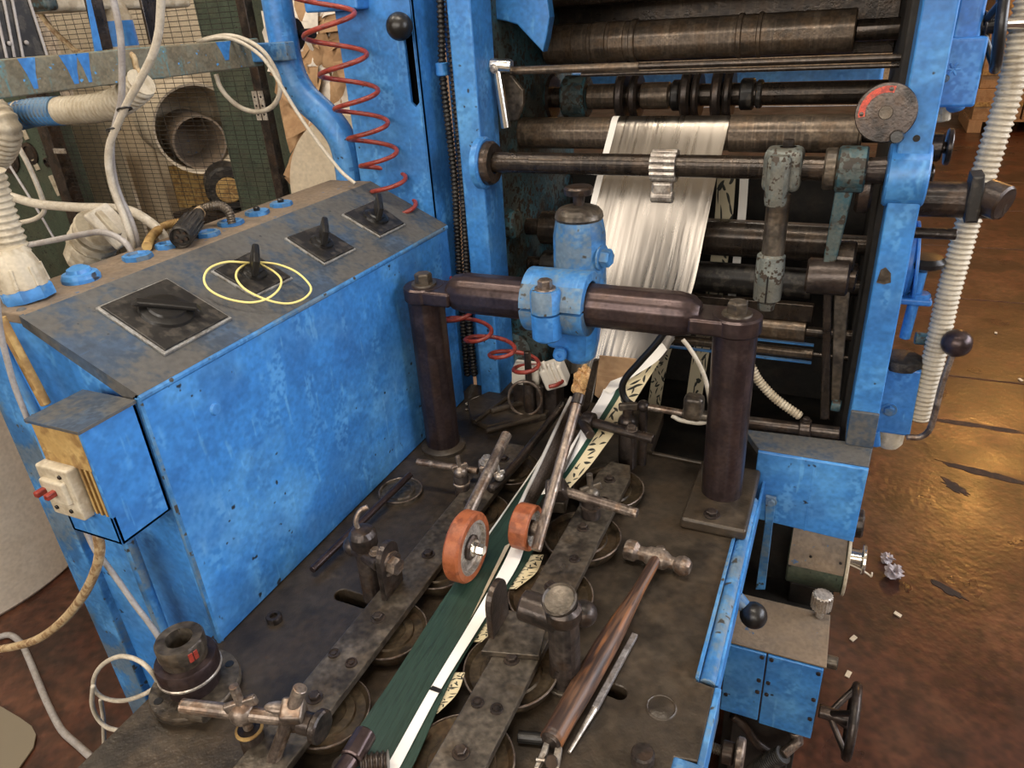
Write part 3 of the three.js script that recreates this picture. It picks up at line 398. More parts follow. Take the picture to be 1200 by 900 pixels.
{ const t = T('bar_collar', 'bright chrome clamp collar on the bar before the foil', 'collar'), x = Zp(779, 195, CBZ).x;
  P('ring', [...Array(12).keys()].map(i => { const a = i / 12 * Math.PI * 2; return rod(V(x - 0.023, CBY + 0.022 * Math.cos(a), CBZ + 0.022 * Math.sin(a)), V(x + 0.023, CBY + 0.022 * Math.cos(a), CBZ + 0.022 * Math.sin(a)), 0.0068, 0.0068, 10); }), mSteel, t);
  P('lug', [mm(x - 0.019, x + 0.019, CBY - 0.058, CBY - 0.025, CBZ + 0.0, CBZ + 0.022, 0.006), rod(V(x - 0.02, CBY - 0.052, CBZ + 0.012), V(x + 0.02, CBY - 0.052, CBZ + 0.012), 0.012)], mSteel, t); }
{ const t = T('drop_clamp', 'chipped grey cast clamp with drop stem on the bar', 'clamp'), x = Zp(918, 195, CBZ).x;
  P('body', [mm(x - 0.031, x + 0.031, CBY - 0.036, CBY + 0.034, CBZ - 0.03, CBZ + 0.03, 0.012), lathe([[0, 0], [0.017, 0], [0.019, 0.01], [0.019, 0.075], [0.015, 0.082], [0, 0.082]], V(x - 0.004, CBY - 0.055, CBZ + 0.034), UP, 20)], mCast, t);
  P('stem', rod(V(x, CBY - 0.16, CBZ + 0.026), V(x, CBY - 0.035, CBZ + 0.026), 0.019), mPlate, t);
  P('bolt', bolt(V(x + 0.004, CBY + 0.032, CBZ - 0.005), UP, 0.010, 0.012), mDark, t);
  P('lower_collar', lathe([[0, 0], [0.014, 0], [0.016, 0.014], [0.024, 0.02], [0.025, 0.06], [0.024, 0.1], [0.02, 0.104], [0, 0.104]], V(x - 0.002, CBY - 0.245, CBZ + 0.026), UP, 24), mCast, t);
  P('collar_slot', mm(x - 0.003, x - 0.0005, CBY - 0.225, CBY - 0.175, CBZ + 0.048, CBZ + 0.053, 0.0005), mBlack, t); }
{ const t = T('teal_bracket', 'teal grey split collar with hanging arm on the bar', 'bracket'), x = Zp(992, 197, CBZ).x;
  P('collar', [rod(V(x - 0.034, CBY, CBZ), V(x - 0.014, CBY, CBZ), 0.034, 0.034, 28, 0.08)], mPlate, t); P('collar', rod(V(x - 0.014, CBY, CBZ), V(x + 0.03, CBY, CBZ), 0.037, 0.037, 28, 0.08), mTeal, t);
  P('arm', prism([V(x - 0.012, CBY - 0.03, CBZ + 0.01), V(x + 0.016, CBY - 0.03, CBZ + 0.01), V(x + 0.004, CBY - 0.17, CBZ + 0.01), V(x - 0.016, CBY - 0.17, CBZ + 0.01)], V(0, 0, -0.02), 0.003), mTeal, t);
  P('arm_hub', rod(V(x - 0.04, CBY - 0.185, CBZ), V(x + 0.03, CBY - 0.185, CBZ), 0.032), mDark, t); P('bearing', rod(V(x + 0.02, CBY - 0.04, CBZ - 0.04), V(x + 0.045, CBY - 0.04, CBZ - 0.04), 0.04), mDark, t); }
{ const t = T('link_arms', 'two worn upright link arms inside the machine column', 'link'), z = -1.36;
  P('arm', prism([[978, 332], [996, 328], [996, 345], [984, 470], [974, 470]].map(q => Zp(...q, z)), V(0, 0, -0.014), 0.002), mPlate, t);
  P('arm', prism([[965, 338], [975, 336], [972, 492], [961, 492]].map(q => Zp(...q, z)), V(0, 0, -0.014), 0.002), mRollDark, t);
  P('hub', [rod(Zp(966, 322, z), Zp(1004, 326, z), 0.026), rod(Zp(966, 300, z), Zp(1002, 303, z), 0.03)], mRollDark, t);
  P('foot', rod(Zp(974, 474, z), Zp(985, 476, z), 0.012), mTeal, t); }
{ const t = T('lower_rod', 'dark cross rod with collar just above the blue guard plate', 'rod'), a = Zp(868, 494, -1.3), b = Zp(984, 508, -1.3); P('rod', rod(a, b, 0.0125), mDark, t); P('collar', rod(lerp(a, b, 0.6), lerp(a, b, 0.72), 0.02), mDark, t); P('bolt', bolt(lerp(a, b, 0.66).add(V(0, 0.019, 0)), UP, 0.007), mDark, t); }
{ const t = T('chrome_lever', 'short chrome lever hanging beside the grey sector plate', 'lever'), z = -1.4, a = Zp(582, 80, z), b = Zp(593, 150, z); P('arm', rod(a, b, 0.0085, 0.0095), mChrome, t); P('hub', rod(Zp(575, 76, z), Zp(600, 78, z - 0.005), 0.013), mChrome, t); P('setscrew', bolt(a.clone().add(V(0, 0, 0.012)), V(0, 0, 1), 0.006), mSteel, t); }
{ // dial
  const c = Zp(1038, 132, -1.245), n = V(-0.05, 0.12, 1).normalize(), r = 33.5 * mpp(c), t = T('index_dial', 'round brown dial disc with curved red plate and black knob', 'dial');
  P('disc', lathe([[0, 0], [r * 0.97, 0], [r, 0.002], [r, 0.008], [r * 0.97, 0.010], [0, 0.010]], c.clone().addScaledVector(n, -0.01), n, 40), mDark, t);
  const u = V(1, 0, 0).addScaledVector(n, -n.x).normalize(), w = n.clone().cross(u), at = (ra, a) => c.clone().addScaledVector(u, Math.cos(a) * ra * r).addScaledVector(w, Math.sin(a) * ra * r), arc = [];
  for (let i = 0; i <= 10; i++) arc.push(at(0.88, (76 + i * 11.5) * Math.PI / 180)); for (let i = 10; i >= 0; i--) arc.push(at(0.66, (76 + i * 11.5) * Math.PI / 180));
  const rp = P('scale_plate', prism(arc, n.clone().multiplyScalar(0.0015)), mat({ map: steelTex(0.06, [190, 66, 44], [206, 84, 58], [150, 50, 36], [120, 70, 54], [10, 10]), roughness: 0.5 }), t, 'curved red scale plate');
  P('rivet', [lathe([[0, 0.003], [0.003, 0.002], [0.004, 0]], at(0.77, 1.48), n, 10), lathe([[0, 0.003], [0.003, 0.002], [0.004, 0]], at(0.77, 3.2), n, 10)], mDark, rp);
  P('centre_screw', lathe([[0, 0.003], [0.009, 0.003], [0.010, 0]], c, n, 16), mPlate, t);
  P('crank_knob', lathe([[0, 0], [0.008, 0], [0.010, 0.012], [0.008, 0.022], [0, 0.024]], at(0.92, -1.03), n, 16), mBlack, t);
  P('axle', rod(c.clone().addScaledVector(n, -0.01), c.clone().addScaledVector(n, -0.04), 0.012), mDark, t);
}
// ---------------------------------------------------------------- foil web and printed strips
{
  const RY = 1.352, RZ = -1.6, rr = 0.0345, t = T('foil_web', 'shiny silver foil web running down from the roller', 'web');
  const L = [], R = []; for (const a of [-40, 0, 30, 60]) { const s = a * Math.PI / 180; L.push(V(-0.478, RY + rr * Math.cos(s), RZ + rr * Math.sin(s))); R.push(V(-0.236, RY + rr * Math.cos(s), RZ + rr * Math.sin(s))); }
  for (const [lx, ly, rx, ry, z] of [[699, 218, 837, 220, -1.51], [688, 265, 827, 268, -1.48], [672, 335, 812, 338, -1.44], [659, 395, 792, 392, -1.4], [654, 440, 776, 424, -1.37]]) { L.push(Zp(lx, ly, z)); R.push(Zp(rx, ry, z)); }
  const foil = mat({ color: 0x8a847c, metalness: 1, roughness: 0.44, bumpMap: dtex(256, 1, (u, v) => 0.75 * fbm(u, v, 9, 2, 3, 5) + 0.25 * fbm(u, v, 30, 3, 3, 8)), bumpScale: 0.0022, roughnessMap: dtex(256, 1, (u, v) => 0.4 + 0.6 * fbm(u, v, 26, 3, 4, 15)) });
  P('web', ribbon(L, R, 0.0005, 6, 16), foil, t);
  P('white_edge', ribbon(L.slice(0, 8).map((p, i) => p.clone().add(V(-0.004, 0.0005, 0.001))), L.slice(0, 8).map(p => p.clone().add(V(0.010, 0.0005, 0.001))), 0.0004, 6, 2), mWhite, t, 'white paper edge of the web');
}
const leafTex = (k, bands) => ctex(256, 1024, (g, w, h) => { let x = 0; for (const [c, f] of bands) { g.fillStyle = c; g.fillRect(x * w, 0, f * w + 1, h); x += f; }
  let s = k * 977 + 13; const r = () => (s = (s * 16807) % 2147483647) / 2147483647; const x0 = bands.length > 1 ? 1 - bands[bands.length - 1][1] : 0; g.fillStyle = '#2c2e2a';
  for (let i = 0; i < 44; i++) { g.save(); g.translate((x0 + 0.08 + r() * (0.86 - x0)) * w, (i + r()) / 44 * h); g.rotate(r() * 6.28); const a = (bands.length > 1 ? 26 : 44) * (0.7 + r() * 0.6); g.beginPath(); g.moveTo(-a, 0); g.quadraticCurveTo(0, -a * 0.75, a, 0); g.quadraticCurveTo(0, a * 0.3, -a, 0); g.fill(); g.restore(); } });
{
  const m = mat({ map: leafTex(3, [['#f4f3f0', 0.34], ['#24463a', 0.17], ['#d6c9a6', 0.49]]), roughness: 0.45 });
  const L = [[781, 395], [748, 424], [716, 442], [703, 466], [691, 486], [672, 518], [652, 550], [634, 580]], R = [[789, 397], [775, 420], [760, 444], [744, 470], [725, 500], [708, 524], [690, 548], [668, 572]], H = [0.955, 0.94, 0.915, 0.9, 0.89, 0.875, 0.865, 0.858];
  M1('printed_strip', 'printed paper strip with white, green and leaf bands entering the folder', 'strip', ribbon(L.map((p, i) => Yp(...p, H[i])), R.map((p, i) => Yp(...p, H[i] - (i < 2 ? 0.01 : 0))), 0.0005, 6, 8), m);
  M1('paper_fold', 'white folded paper edge above the printed strip', 'paper', ribbon([[784, 395], [764, 412], [745, 426], [718, 442], [708, 458]].map((p, i) => Yp(...p, [0.965, 0.955, 0.945, 0.92, 0.906][i])), [[791, 397], [783, 408], [769, 424], [735, 446], [716, 462]].map((p, i) => Yp(...p, [0.962, 0.952, 0.942, 0.918, 0.905][i])), 0.0005, 6, 4), mWhite);
  const m2 = mat({ map: leafTex(8, [['#c9bfa2', 1]]), roughness: 0.5 });
  const strip = (pts, z, w, mt, label) => { const q = pts.map(p => Zp(...p, z)); M1('hanging_strip', label, 'strip', ribbon(q.map(p => p.clone().add(V(-w / 2, 0, 0))), q.map(p => p.clone().add(V(w / 2, 0, 0))), 0.0005, 4, 2), mt); };
  strip([[852, 195], [848, 256], [837, 345], [824, 400], [811, 480]], -1.65, 0.039, m2, 'cream strip with dark leaf print hanging behind the rollers, beside the white strip');
  strip([[873, 195], [869, 256], [858, 345], [848, 400]], -1.65, 0.018, mWhite, 'narrow plain white strip hanging behind the rollers');
  strip([[790, 380], [776, 420], [764, 490]], -1.6, 0.032, m2, 'cream leaf printed strip hanging beside the printed web edge');
}
// ---------------------------------------------------------------- black spring conduits and red coil hose
{ const line = (pts, z) => pts.map(p => Zp(...p, z));
  { const t = T('spring_hose', 'black ribbed hose with a blue painted coupling on the upright', 'hose'); P('hose', ribbed(line([[516, -10], [517.5, 40], [519, 90], [526, 150], [533, 215], [537, 290], [543, 380], [548, 440]], -1.36), 0.0088, 0.0085, 0.0028, 10), mBlackDust, t); const c = Zp(518, 81, -1.36); P('coupling', rod(c.clone().add(V(0, -0.012, 0)), c.clone().add(V(0, 0.012, 0)), 0.0125), mBlue, t); }
  M1('spring_hose', 'plain black ribbed hose running down the blue upright', 'hose', ribbed(line([[526, -10], [528, 40], [531, 80], [537, 150], [542, 215], [546, 290], [550, 380], [556, 440]], -1.355), 0.0092, 0.0085, 0.003, 10), mBlackDust); }
{ const ax = [[372, -10, -1.2], [396, 60, -1.22], [420, 125, -1.24], [445, 190, -1.27], [462, 232, -1.28], [520, 345, -1.26], [556, 388, -1.25], [595, 415, -1.27], [645, 445, -1.3]].map(([x, y, z]) => Zp(x, y, z)), c = new THREE.CatmullRomCurve3(ax), pts = [], n = 420, l0 = ax.slice(0, 4).reduce((s, p, i) => s + p.distanceTo(ax[i + 1]), 0), k0 = l0 / c.getLength(), ph = k => k < k0 ? 6.3 * (k / k0) * (0.82 + 0.18 * k / k0) : 6.3 + 8.5 * (k - k0) / (1 - k0);
  for (let i = 0; i <= n; i++) { const k = i / n, p = c.getPointAt(k), a = ph(k) * Math.PI * 2 + 2.6, r = 0.056 * (1 - 0.28 * sm(0, 0.5, k)); pts.push(V(p.x + r * Math.cos(a), p.y, p.z + r * Math.sin(a) * 0.8)); }
  M1('coil_hose', 'dull red coiled air hose beside the slotted upright', 'hose', sweep(pts, 0.0046, 900, 8), mRed); }

// ---------------------------------------------------------------- outside of the right-hand column
{ const t = T('gear_housing', 'square blue cast housing bolted high on the column', 'housing');
  P('housing', [mm(0.106, 0.16, 1.428, 1.526, -1.36, -1.44, 0.005), mm(0.112, 0.15, 1.52, 1.75, -1.38, -1.46, 0.006)], mBlue, t);
  P('emblem', [...Array(6).keys()].map(i => { const a = i / 6 * Math.PI * 2, c = Zp(1117, 81, -1.359); return box(V(c.x + 0.006 * Math.cos(a), c.y + 0.006 * Math.sin(a), c.z), [0.008, 0.003, 0.003], 0.001, [0, 0, a]); }), mBlue, t, 'small raised cast emblem');
  P('bolt', bolt(Zp(1108, 92, -1.36), V(0, 0, 1), 0.004), mBlueWorn, t); }
function handwheel(name, label, c, dir, r, hubL, spokes, m) { // rim around dir, hub reaching back along -dir
  const t = T(name, label, 'handwheel'), d = dir.clone().normalize(), u = (Math.abs(d.y) < 0.9 ? UP.clone() : V(1, 0, 0)).cross(d).normalize(), w = d.clone().cross(u), tor = new THREE.TorusGeometry(r, r * 0.13, 12, 40).applyMatrix4(new THREE.Matrix4().makeBasis(u, w, d).setPosition(c));
  P('rim', tor, m, t); const h = c.clone().addScaledVector(d, -hubL); P('hub', rod(h, c.clone().addScaledVector(d, -hubL * 0.1), r * 0.2), m, t);
  for (let i = 0; i < spokes; i++) { const a = i / spokes * Math.PI * 2 + 0.5; P('spoke', rod(h.clone().addScaledVector(d, hubL * 0.3), c.clone().addScaledVector(u, Math.cos(a) * r).addScaledVector(w, Math.sin(a) * r), r * 0.09), m, t); } return t; }
{ const c = Zp(1172, 28, -1.4), t = handwheel('handwheel', 'black handwheel with chrome spindle beside the high blue housing', c, V(1, 0.1, 0.1), 0.062, 0.035, 3, mBlack);
  P('spring', sweep([...Array(70).keys()].map(i => { const k = i / 69, a = k * 5 * Math.PI * 2; return V(c.x - 0.045 + k * 0.03, c.y + 0.017 * Math.cos(a), c.z + 0.017 * Math.sin(a)); }), 0.0022, 140, 6), mDark, t); P('spindle', rod(V(c.x - 0.05, c.y, c.z), V(c.x + 0.05, c.y, c.z), 0.008), mChrome, t); }
{ const t = T('valve_stack', 'white fitting with blue wing nut and black knobs behind the column', 'fitting'), z = -1.5;
  P('body', rod(Zp(1103, 142, z), Zp(1104, 104, z), 0.014), mCream, t); P('wing_nut', new THREE.SphereGeometry(1, 16, 10).scale(0.022, 0.010, 0.014).translate(...Zp(1114, 125, z).toArray()), mBlue, t); P('ring', rod(Zp(1096, 142, z), Zp(1097, 132, z), 0.015), mCream, t);
  P('knob', [rod(Zp(1086, 172, z), Zp(1104, 173, z), 0.024), rod(Zp(1104, 173, z), Zp(1108, 173, z), 0.01), rod(Zp(1108, 172, z), Zp(1115, 172, z), 0.031)], mDark, t); P('stub', rod(Zp(1080, 205, z), Zp(1094, 205, z), 0.02), mDark, t); }
{ const t = T('outer_shaft', 'greasy shaft end with black clamp outside the column', 'shaft'), y = Zp(1110, 234, -1.33).y;
  P('shaft', rod(V(0.1, y, -1.33), V(0.225, y, -1.33), 0.0275), mDark, t); P('rod', rod(V(0.1, y - 0.055, -1.33), V(0.17, y - 0.055, -1.33), 0.009), mDark, t);
  P('clamp', prism([[1140, 207], [1155, 206], [1153, 235], [1146, 262], [1130, 262], [1133, 235]].map(q => Zp(...q, -1.29)), V(0, 0, -0.05), 0.004), mBlackDust, t);
  P('tube_end', rod(Zp(1152, 229, -1.32), Zp(1178, 239, -1.30), 0.027), mDark, t); }
{ const pts = [[1212, -30], [1197, 40], [1182, 110], [1165, 165], [1148, 220], [1134, 262], [1122, 305], [1110, 350], [1099, 400], [1088, 445], [1076, 490]].map((p, i) => Zp(...p, -1.46 + i * 0.004));
  M1('corrugated_conduit', 'long white corrugated conduit hanging outside the machine column', 'conduit', ribbed(pts, 0.0205, 0.0092, 0.0035, 18), mCream); }
{ const t = T('pump_box', 'blue lubrication pump box with black filler cap', 'pump'), z = -1.4;
  P('housing', prism([[1029, 428], [1080, 436], [1066, 512], [1023, 506]].map(q => Zp(...q, z)), V(0, 0, -0.07), 0.004), mBlue, t);
  const c = Zp(1057, 420, -1.43); P('filler_cap', lathe([[0, 0], [0.036, 0], [0.038, 0.006], [0.036, 0.018], [0.028, 0.022], [0, 0.022]], V(c.x, c.y - 0.015, c.z), UP, 28), mBlackDust, t); P('bolt', bolt(Zp(1042, 480, z), V(0, 0, 1), 0.010), mBlueWorn, t);
  P('sight_cup', lathe([[0, 0], [0.02, 0.002], [0.026, 0.012], [0.027, 0.05], [0, 0.05]], Zp(1040, 522, -1.43), UP, 24), mCream, t); P('outlet', rod(Zp(1026, 505, z), Zp(1027, 522, z), 0.008), mBlue, t);
  P('lever_arm', sweep([[1062, 512], [1078, 512], [1088, 505], [1094, 490], [1104, 450], [1117, 412]].map(p => Zp(...p, -1.4)), 0.0058, 50, 12), mRodSteel, t); P('lever_ball', ball(Zp(1121, 402, -1.4), 0.0255), mPost, t, 'dark brown ball handle'); }
{ const t = T('adjuster_rod', 'thin blue rod with black knob beside the column', 'rod'), z = -1.42;
  P('rod', rod(Zp(1060, 396, z), Zp(1080, 318, z), 0.0095), mBlue, t); P('knob', lathe([[0, 0], [0.014, 0], [0.03, 0.008], [0.032, 0.016], [0.026, 0.024], [0, 0.026]], Zp(1083, 316, z), UP, 24), mBlack, t); P('bracket', [box(Zp(1066, 350, z), [0.07, 0.012, 0.04], 0.004), rod(Zp(1076, 355, z), Zp(1078, 343, z), 0.018)], mBlue, t); P('valve', rod(Zp(1072, 396, z - 0.05), Zp(1108, 400, z - 0.05), 0.012), mTeal, t); }
{ const t = T('side_motor', 'dark blue round cover just behind the column', 'cover'), z = -1.46; P('cover', rod(Zp(1048, 305, z), Zp(1070, 307, z), 0.068, 0.068, 32), mBlue, t); P('flange', rod(Zp(1070, 307, z), Zp(1074, 307, z), 0.074, 0.074, 32), mBlue, t); }
// ---------------------------------------------------------------- low right: rail, motor, gearbox
{ const t = T('edge_rail', 'blue half round rail along the table edge', 'rail');
  P('rail', rod(V(-0.080, TY - 0.010, -0.7), V(-0.080, TY - 0.010, -1.13), 0.0115, 0.0115, 20), mBlueWorn, t); P('lip', mm(-0.096, -0.091, TY - 0.06, TY + 0.004, -0.698, -1.195, 0.001), mBlueWorn, t); P('side_plate', mm(-0.070, -0.066, TY - 0.05, TY - 0.004, -0.7, -1.195, 0.001), mBlue, t); const c = Zp(883, 721, -0.9), bh = P('ball_handle', ball(c, 0.021), mBlack, t, 'blue black ball handle'); P('stem', rod(V(-0.072, TY - 0.04, c.z - 0.01), c, 0.012, 0.009), mBlueWorn, bh); }
{ const t = T('feed_motor', 'grey green drum motor under the blue guard plate', 'motor'), c = Zp(957, 650, -1.27), y = c.y, z = -1.27, x0 = Zp(925, 645, z).x, x1 = Zp(990, 655, z).x, r = 0.064;
  P('housing', rod(V(x0, y, z), V(x1, y, z), r, r, 36, 0.05), mGreen, t); P('upper_shell', (() => { const g = new THREE.CylinderGeometry(r + 0.002, r + 0.002, x1 - x0 - 0.004, 32, 1, false, 0, Math.PI * 0.62); g.rotateZ(Math.PI / 2); g.rotateX(-0.2); g.translate((x0 + x1) / 2, y, z); return g; })(), mDust, t, 'tan upper shell'); P('flange', rod(V(x1, y, z), V(x1 + 0.006, y, z), r + 0.005, r + 0.005, 36, 0.05), mCream, t, 'pale flange');
  P('shaft_end', [rod(V(x1, y + 0.012, z), V(x1 + 0.03, y + 0.012, z), 0.018), rod(V(x1 + 0.03, y + 0.012, z), V(x1 + 0.036, y + 0.012, z), 0.03)], mChrome, t);
  for (const [px, py] of [[950, 652], [985, 660]]) P('screw', bolt(Zp(px, py, z + r), V(0, 0.2, 1), 0.003, 0.002, false), mBlack, t);
  P('rear_bearing', rod(Zp(1000, 612, -1.35), Zp(1012, 614, -1.35), 0.03), mDark, t); P('mount', mm(x0 + 0.01, x1 - 0.01, 0.3, y - r + 0.004, z - 0.03, z + 0.03), mVoid, t); }
{ const t = T('hinge_bar', 'narrow blue hinge bar hanging below the guard plate', 'bar'), z = -1.185; P('bar', prism([[898, 579], [910, 582], [906, 612], [897, 688], [886, 688], [897, 610]].map(q => Zp(...q, z)), V(0, 0, 0.008), 0.001), mBlueWorn, t); P('bolt', bolt(Zp(904, 588, z + 0.008), V(0, 0, 1), 0.007), mBlueWorn, t); }
{ const t = T('base_casting', 'black cast machine base behind the motor and gearbox', 'base'); P('casting', [mm(-0.09, 0.075, 0.0, 0.66, -1.3, -1.36), mm(-0.09, 0.06, 0.0, 0.48, -1.13, -1.34)], mVoid, t); }
{ const t = T('gearbox', 'square blue gearbox with dusty brown top', 'gearbox'), x0 = -0.087, x1 = 0.077, y0 = 0.392, y1 = 0.567, z0 = -1.0, z1 = -1.13;
  P('housing', mm(x0, x1, y0, y1, z0 - 0.003, z1, 0.004), mDark, t); P('top_cover', mm(x0 - 0.002, x1 + 0.002, y1, y1 + 0.004, z0, z1, 0.0015), mDust, t, 'dusty brown cover');
  const xm = Zp(896, 790, z0).x; P('front_cover', mm(x0, xm - 0.0012, y0 + 0.002, y1 - 0.002, z0 - 0.004, z0 + 0.003, 0.002), mBlue, t, 'blue front cover'); P('front_cover', mm(xm + 0.0012, x1 - 0.002, y0 - 0.004, y1 - 0.002, z0 - 0.004, z0 + 0.003, 0.002), mBlue, t, 'blue front cover');
  for (const [x, y] of [[x0 + 0.008, 0.44], [xm - 0.008, 0.47], [xm + 0.008, 0.47], [xm - 0.008, 0.5], [xm + 0.008, 0.5], [x1 - 0.009, 0.44], [x1 - 0.009, 0.49], [x1 - 0.009, 0.555], [xm + 0.008, 0.558], [xm - 0.008, 0.558]]) P('screw', bolt(V(x, y, z0 + 0.003), V(0, 0, 1), 0.0042, 0.003, false), mDark, t);
  P('drain', [rod(V(x1 - 0.07, y0 - 0.025, z0 - 0.03), V(x1 - 0.07, y0, z0 - 0.03), 0.012), rod(V(x1 - 0.03, y0 - 0.03, z0 - 0.03), V(x1 - 0.03, y0, z0 - 0.03), 0.014)], mDark, t); P('knob', rod(V(x1, 0.535, -1.05), V(x1 + 0.022, 0.535, -1.05), 0.012), mPlate, t); P('support', mm(x0 + 0.02, x1 - 0.03, 0, y0, -1.06, -1.12), mVoid, t); }
handwheel('handwheel', 'black spoked handwheel on the gearbox side', Zp(998, 845, -1.03), V(1, 0, 0.05), 0.062, 0.055, 4, mDark);
{ const t = T('ribbed_knob', 'ribbed aluminium adjusting knob on the gearbox top', 'knob'), b = Yp(960, 722, 0.571), a = V(b.x, b.y + 0.02, b.z); P('grip', [rod(a, V(a.x, a.y + 0.034, a.z), 0.0165, 0.0165, 30), ...[...Array(18).keys()].map(i => { const q = i / 18 * Math.PI * 2; return box(V(a.x + 0.0165 * Math.cos(q), a.y + 0.017, a.z + 0.0165 * Math.sin(q)), [0.0035, 0.03, 0.0035], 0.0012, [0, -q, 0]); })], mSteel, t); P('stem', rod(b, a, 0.008), mSteel, t); }

{ const t = T('stop_screw', 'threaded stop screw with knurled discs at the table edge', 'screw'), a = Zp(824, 872, -0.78), b = Zp(846, 880, -0.78); P('thread', ribbed([a, lerp(a, b, 0.5), b], 0.0085, 0.0035, 0.0016, 14), mPlate, t); P('nut', rod(b, Zp(860, 884, -0.78), 0.017), mDark, t); P('disc', rod(Zp(862, 884, -0.78), Zp(872, 887, -0.78), 0.027), mRodSteel, t); }
{ const t = T('clutch_lever', 'dark curved lever under the gearbox', 'lever'); P('arm', sweep([[858, 838], [872, 850], [886, 870], [905, 884]].map(p => Zp(...p, -1.02)), 0.0085, 30, 10), mDark, t); P('grip', ribbed([[884, 905], [900, 893], [918, 884]].map(p => Zp(...p, -0.99)), 0.017, 0.005, 0.002, 14), mBlackDust, t); P('link', [rod(Zp(918, 884, -0.99), Zp(936, 868, -1.02), 0.009), rod(Zp(932, 856, -1.03), Zp(934, 870, -1.03), 0.012)], mRodSteel, t); }
M1('bent_wire', 'short bent white wire end beside the motor', 'wire', sweep([[995, 661], [1008, 667], [1019, 674], [1021, 676], [1022, 671]].map(p => Zp(...p, -1.25)), 0.0018, 30, 6), mWhiteCable);
for (const [px, py, s, l] of [[1040, 654, 0.022, 'small crumpled scrap of clear film on the floor'], [1048, 670, 0.036, 'larger crumpled ball of clear film on the floor']]) {
  const g = new THREE.IcosahedronGeometry(s, 3), p = g.attributes.position, c = Yp(px, py, s * 0.6); for (let i = 0; i < p.count; i++) { const x = p.getX(i) / s, y = p.getY(i) / s, z = p.getZ(i) / s, k = 0.7 + 0.45 * Math.sin(5 * x + 7 * y * z + px) * Math.cos(6 * z - 4 * x * y) + 0.15 * Math.sin(13 * y + 9 * x); p.setXYZ(i, p.getX(i) * k, p.getY(i) * k * 0.6, p.getZ(i) * k); } g.computeVertexNormals(); g.translate(c.x, c.y, c.z); M1('plastic_scrap', l, 'scrap', g, mat({ color: 0xc8c0c4, roughness: 0.25, transmission: 0.35, thickness: 0 })); }
for (const [px, py] of [[1000, 748], [994, 790], [1167, 390], [1196, 445], [1104, 272], [1052, 720]]) { const c = Yp(px, py, 0.004); M1('paper_fleck', 'tiny pale paper fleck on the red floor', 'scrap', box(c, [0.02, 0.004, 0.012], 0.001, [0.1, px, 0.1]), mPaper, 'paper flecks on the red floor'); }
{ const mScrape = mat({ map: steelTex(0.3, [50, 35, 28], [70, 48, 36], [38, 29, 24], [66, 46, 34], [30, 10]), roughness: 0.75 });
  for (const [px, py, w, h, a, l] of [[1150, 554, 0.15, 0.028, 0.25, 'long dark scraped patch in the red floor coating'], [1118, 570, 0.06, 0.024, 0.9, 'small dark scraped patch beside the long one on the floor'], [1145, 499, 0.2, 0.018, 0.05, 'thin dark scrape along the red floor'], [1108, 690, 0.06, 0.016, 0.6, 'short worn scrape near the plastic scraps']]) { const c = Yp(px, py, 0), pts = []; for (let i = 0; i < 26; i++) { const q = i / 26 * Math.PI * 2, r = 0.6 + 0.55 * rnd(), x = Math.cos(q) * w * r, z = Math.sin(q) * h * r; pts.push(V(c.x + x * Math.cos(a) - z * Math.sin(a), 0.0002, c.z + x * Math.sin(a) + z * Math.cos(a))); } M1('floor_scrape', l, 'stain', prism(pts.reverse(), V(0, 0.0008, 0)), mScrape); } }
// ---------------------------------------------------------------- cartons on pallets far down the hall
{ const x0 = 1.2, z0 = -10.4, t = T('pallet', 'wooden pallet under the stacked cartons down the hall', 'pallet');
  for (let i = 0; i < 7; i++) P('deck_board', mm(x0, x0 + 1.5, 0.12, 0.145, z0 - i * 0.17, z0 - i * 0.17 - 0.12, 0.003), mPallet, t);
  for (let i = 0; i < 3; i++) P('bearer', mm(x0 + i * 0.68, x0 + i * 0.68 + 0.14, 0.0, 0.12, z0, z0 - 1.14, 0.003), mPallet, t);
  const dims = [0.5, 0.34];
  for (let l = 0; l < 5; l++) for (let i = 0; i < 3; i++) { const a = x0 + 0.02 + i * 0.5 + (l % 2) * 0.012, b = T('carton', 'brown taped cardboard carton in the stack on the pallet', 'carton', 'cartons stacked on the pallet'); P('box', mm(a, a + 0.48, 0.146 + l * 0.341, 0.146 + l * 0.341 + 0.338, z0 - 0.02 + rnd() * 0.03, z0 - 1.1, 0.006), mCard, b); P('tape', mm(a, a + 0.48, 0.29 + l * 0.341, 0.34 + l * 0.341, z0 + 0.012, z0 - 0.012, 0.001), mTan, b); if ((l + i) % 3 == 0) P('paper_label', mm(a + 0.28, a + 0.42, 0.36 + l * 0.341, 0.44 + l * 0.341, z0 + 0.0125, z0 + 0.0105, 0.0005), mWhite, b); } }

// ---------------------------------------------------------------- behind the console: beam, pole, guard, drum
{ const t = T('support_beam', 'weathered beam with peeling blue paint behind the console', 'beam');
  P('beam', mm(-1.18, -1.15, 1.532, 1.584, -0.3, -1.3, 0.003), mBeam, t);
  const drip = (x, w, h) => { const a = Xp(x, 78, -1.1495), z = a.z; P('paint_drip', prism([V(-1.1495, 1.583, z - w), V(-1.1495, 1.583, z + w), V(-1.1495, 1.57 - h * 0.3, z + w * 0.5), V(-1.1495, 1.57 - h, z + w * 0.25), V(-1.1495, 1.57 - h, z - w * 0.25), V(-1.1495, 1.57 - h * 0.3, z - w * 0.5)], V(-0.002, 0, 0)), mBlue, t, 'run of bright blue paint'); };
  drip(34, 0.014, 0.03); drip(84, 0.016, 0.03); drip(101, 0.012, 0.03); drip(268, 0.02, 0.02); P('end_bracket', mm(-1.17, -1.06, 1.54, 1.575, -1.27, -1.3, 0.003), mBlueWorn, t); }
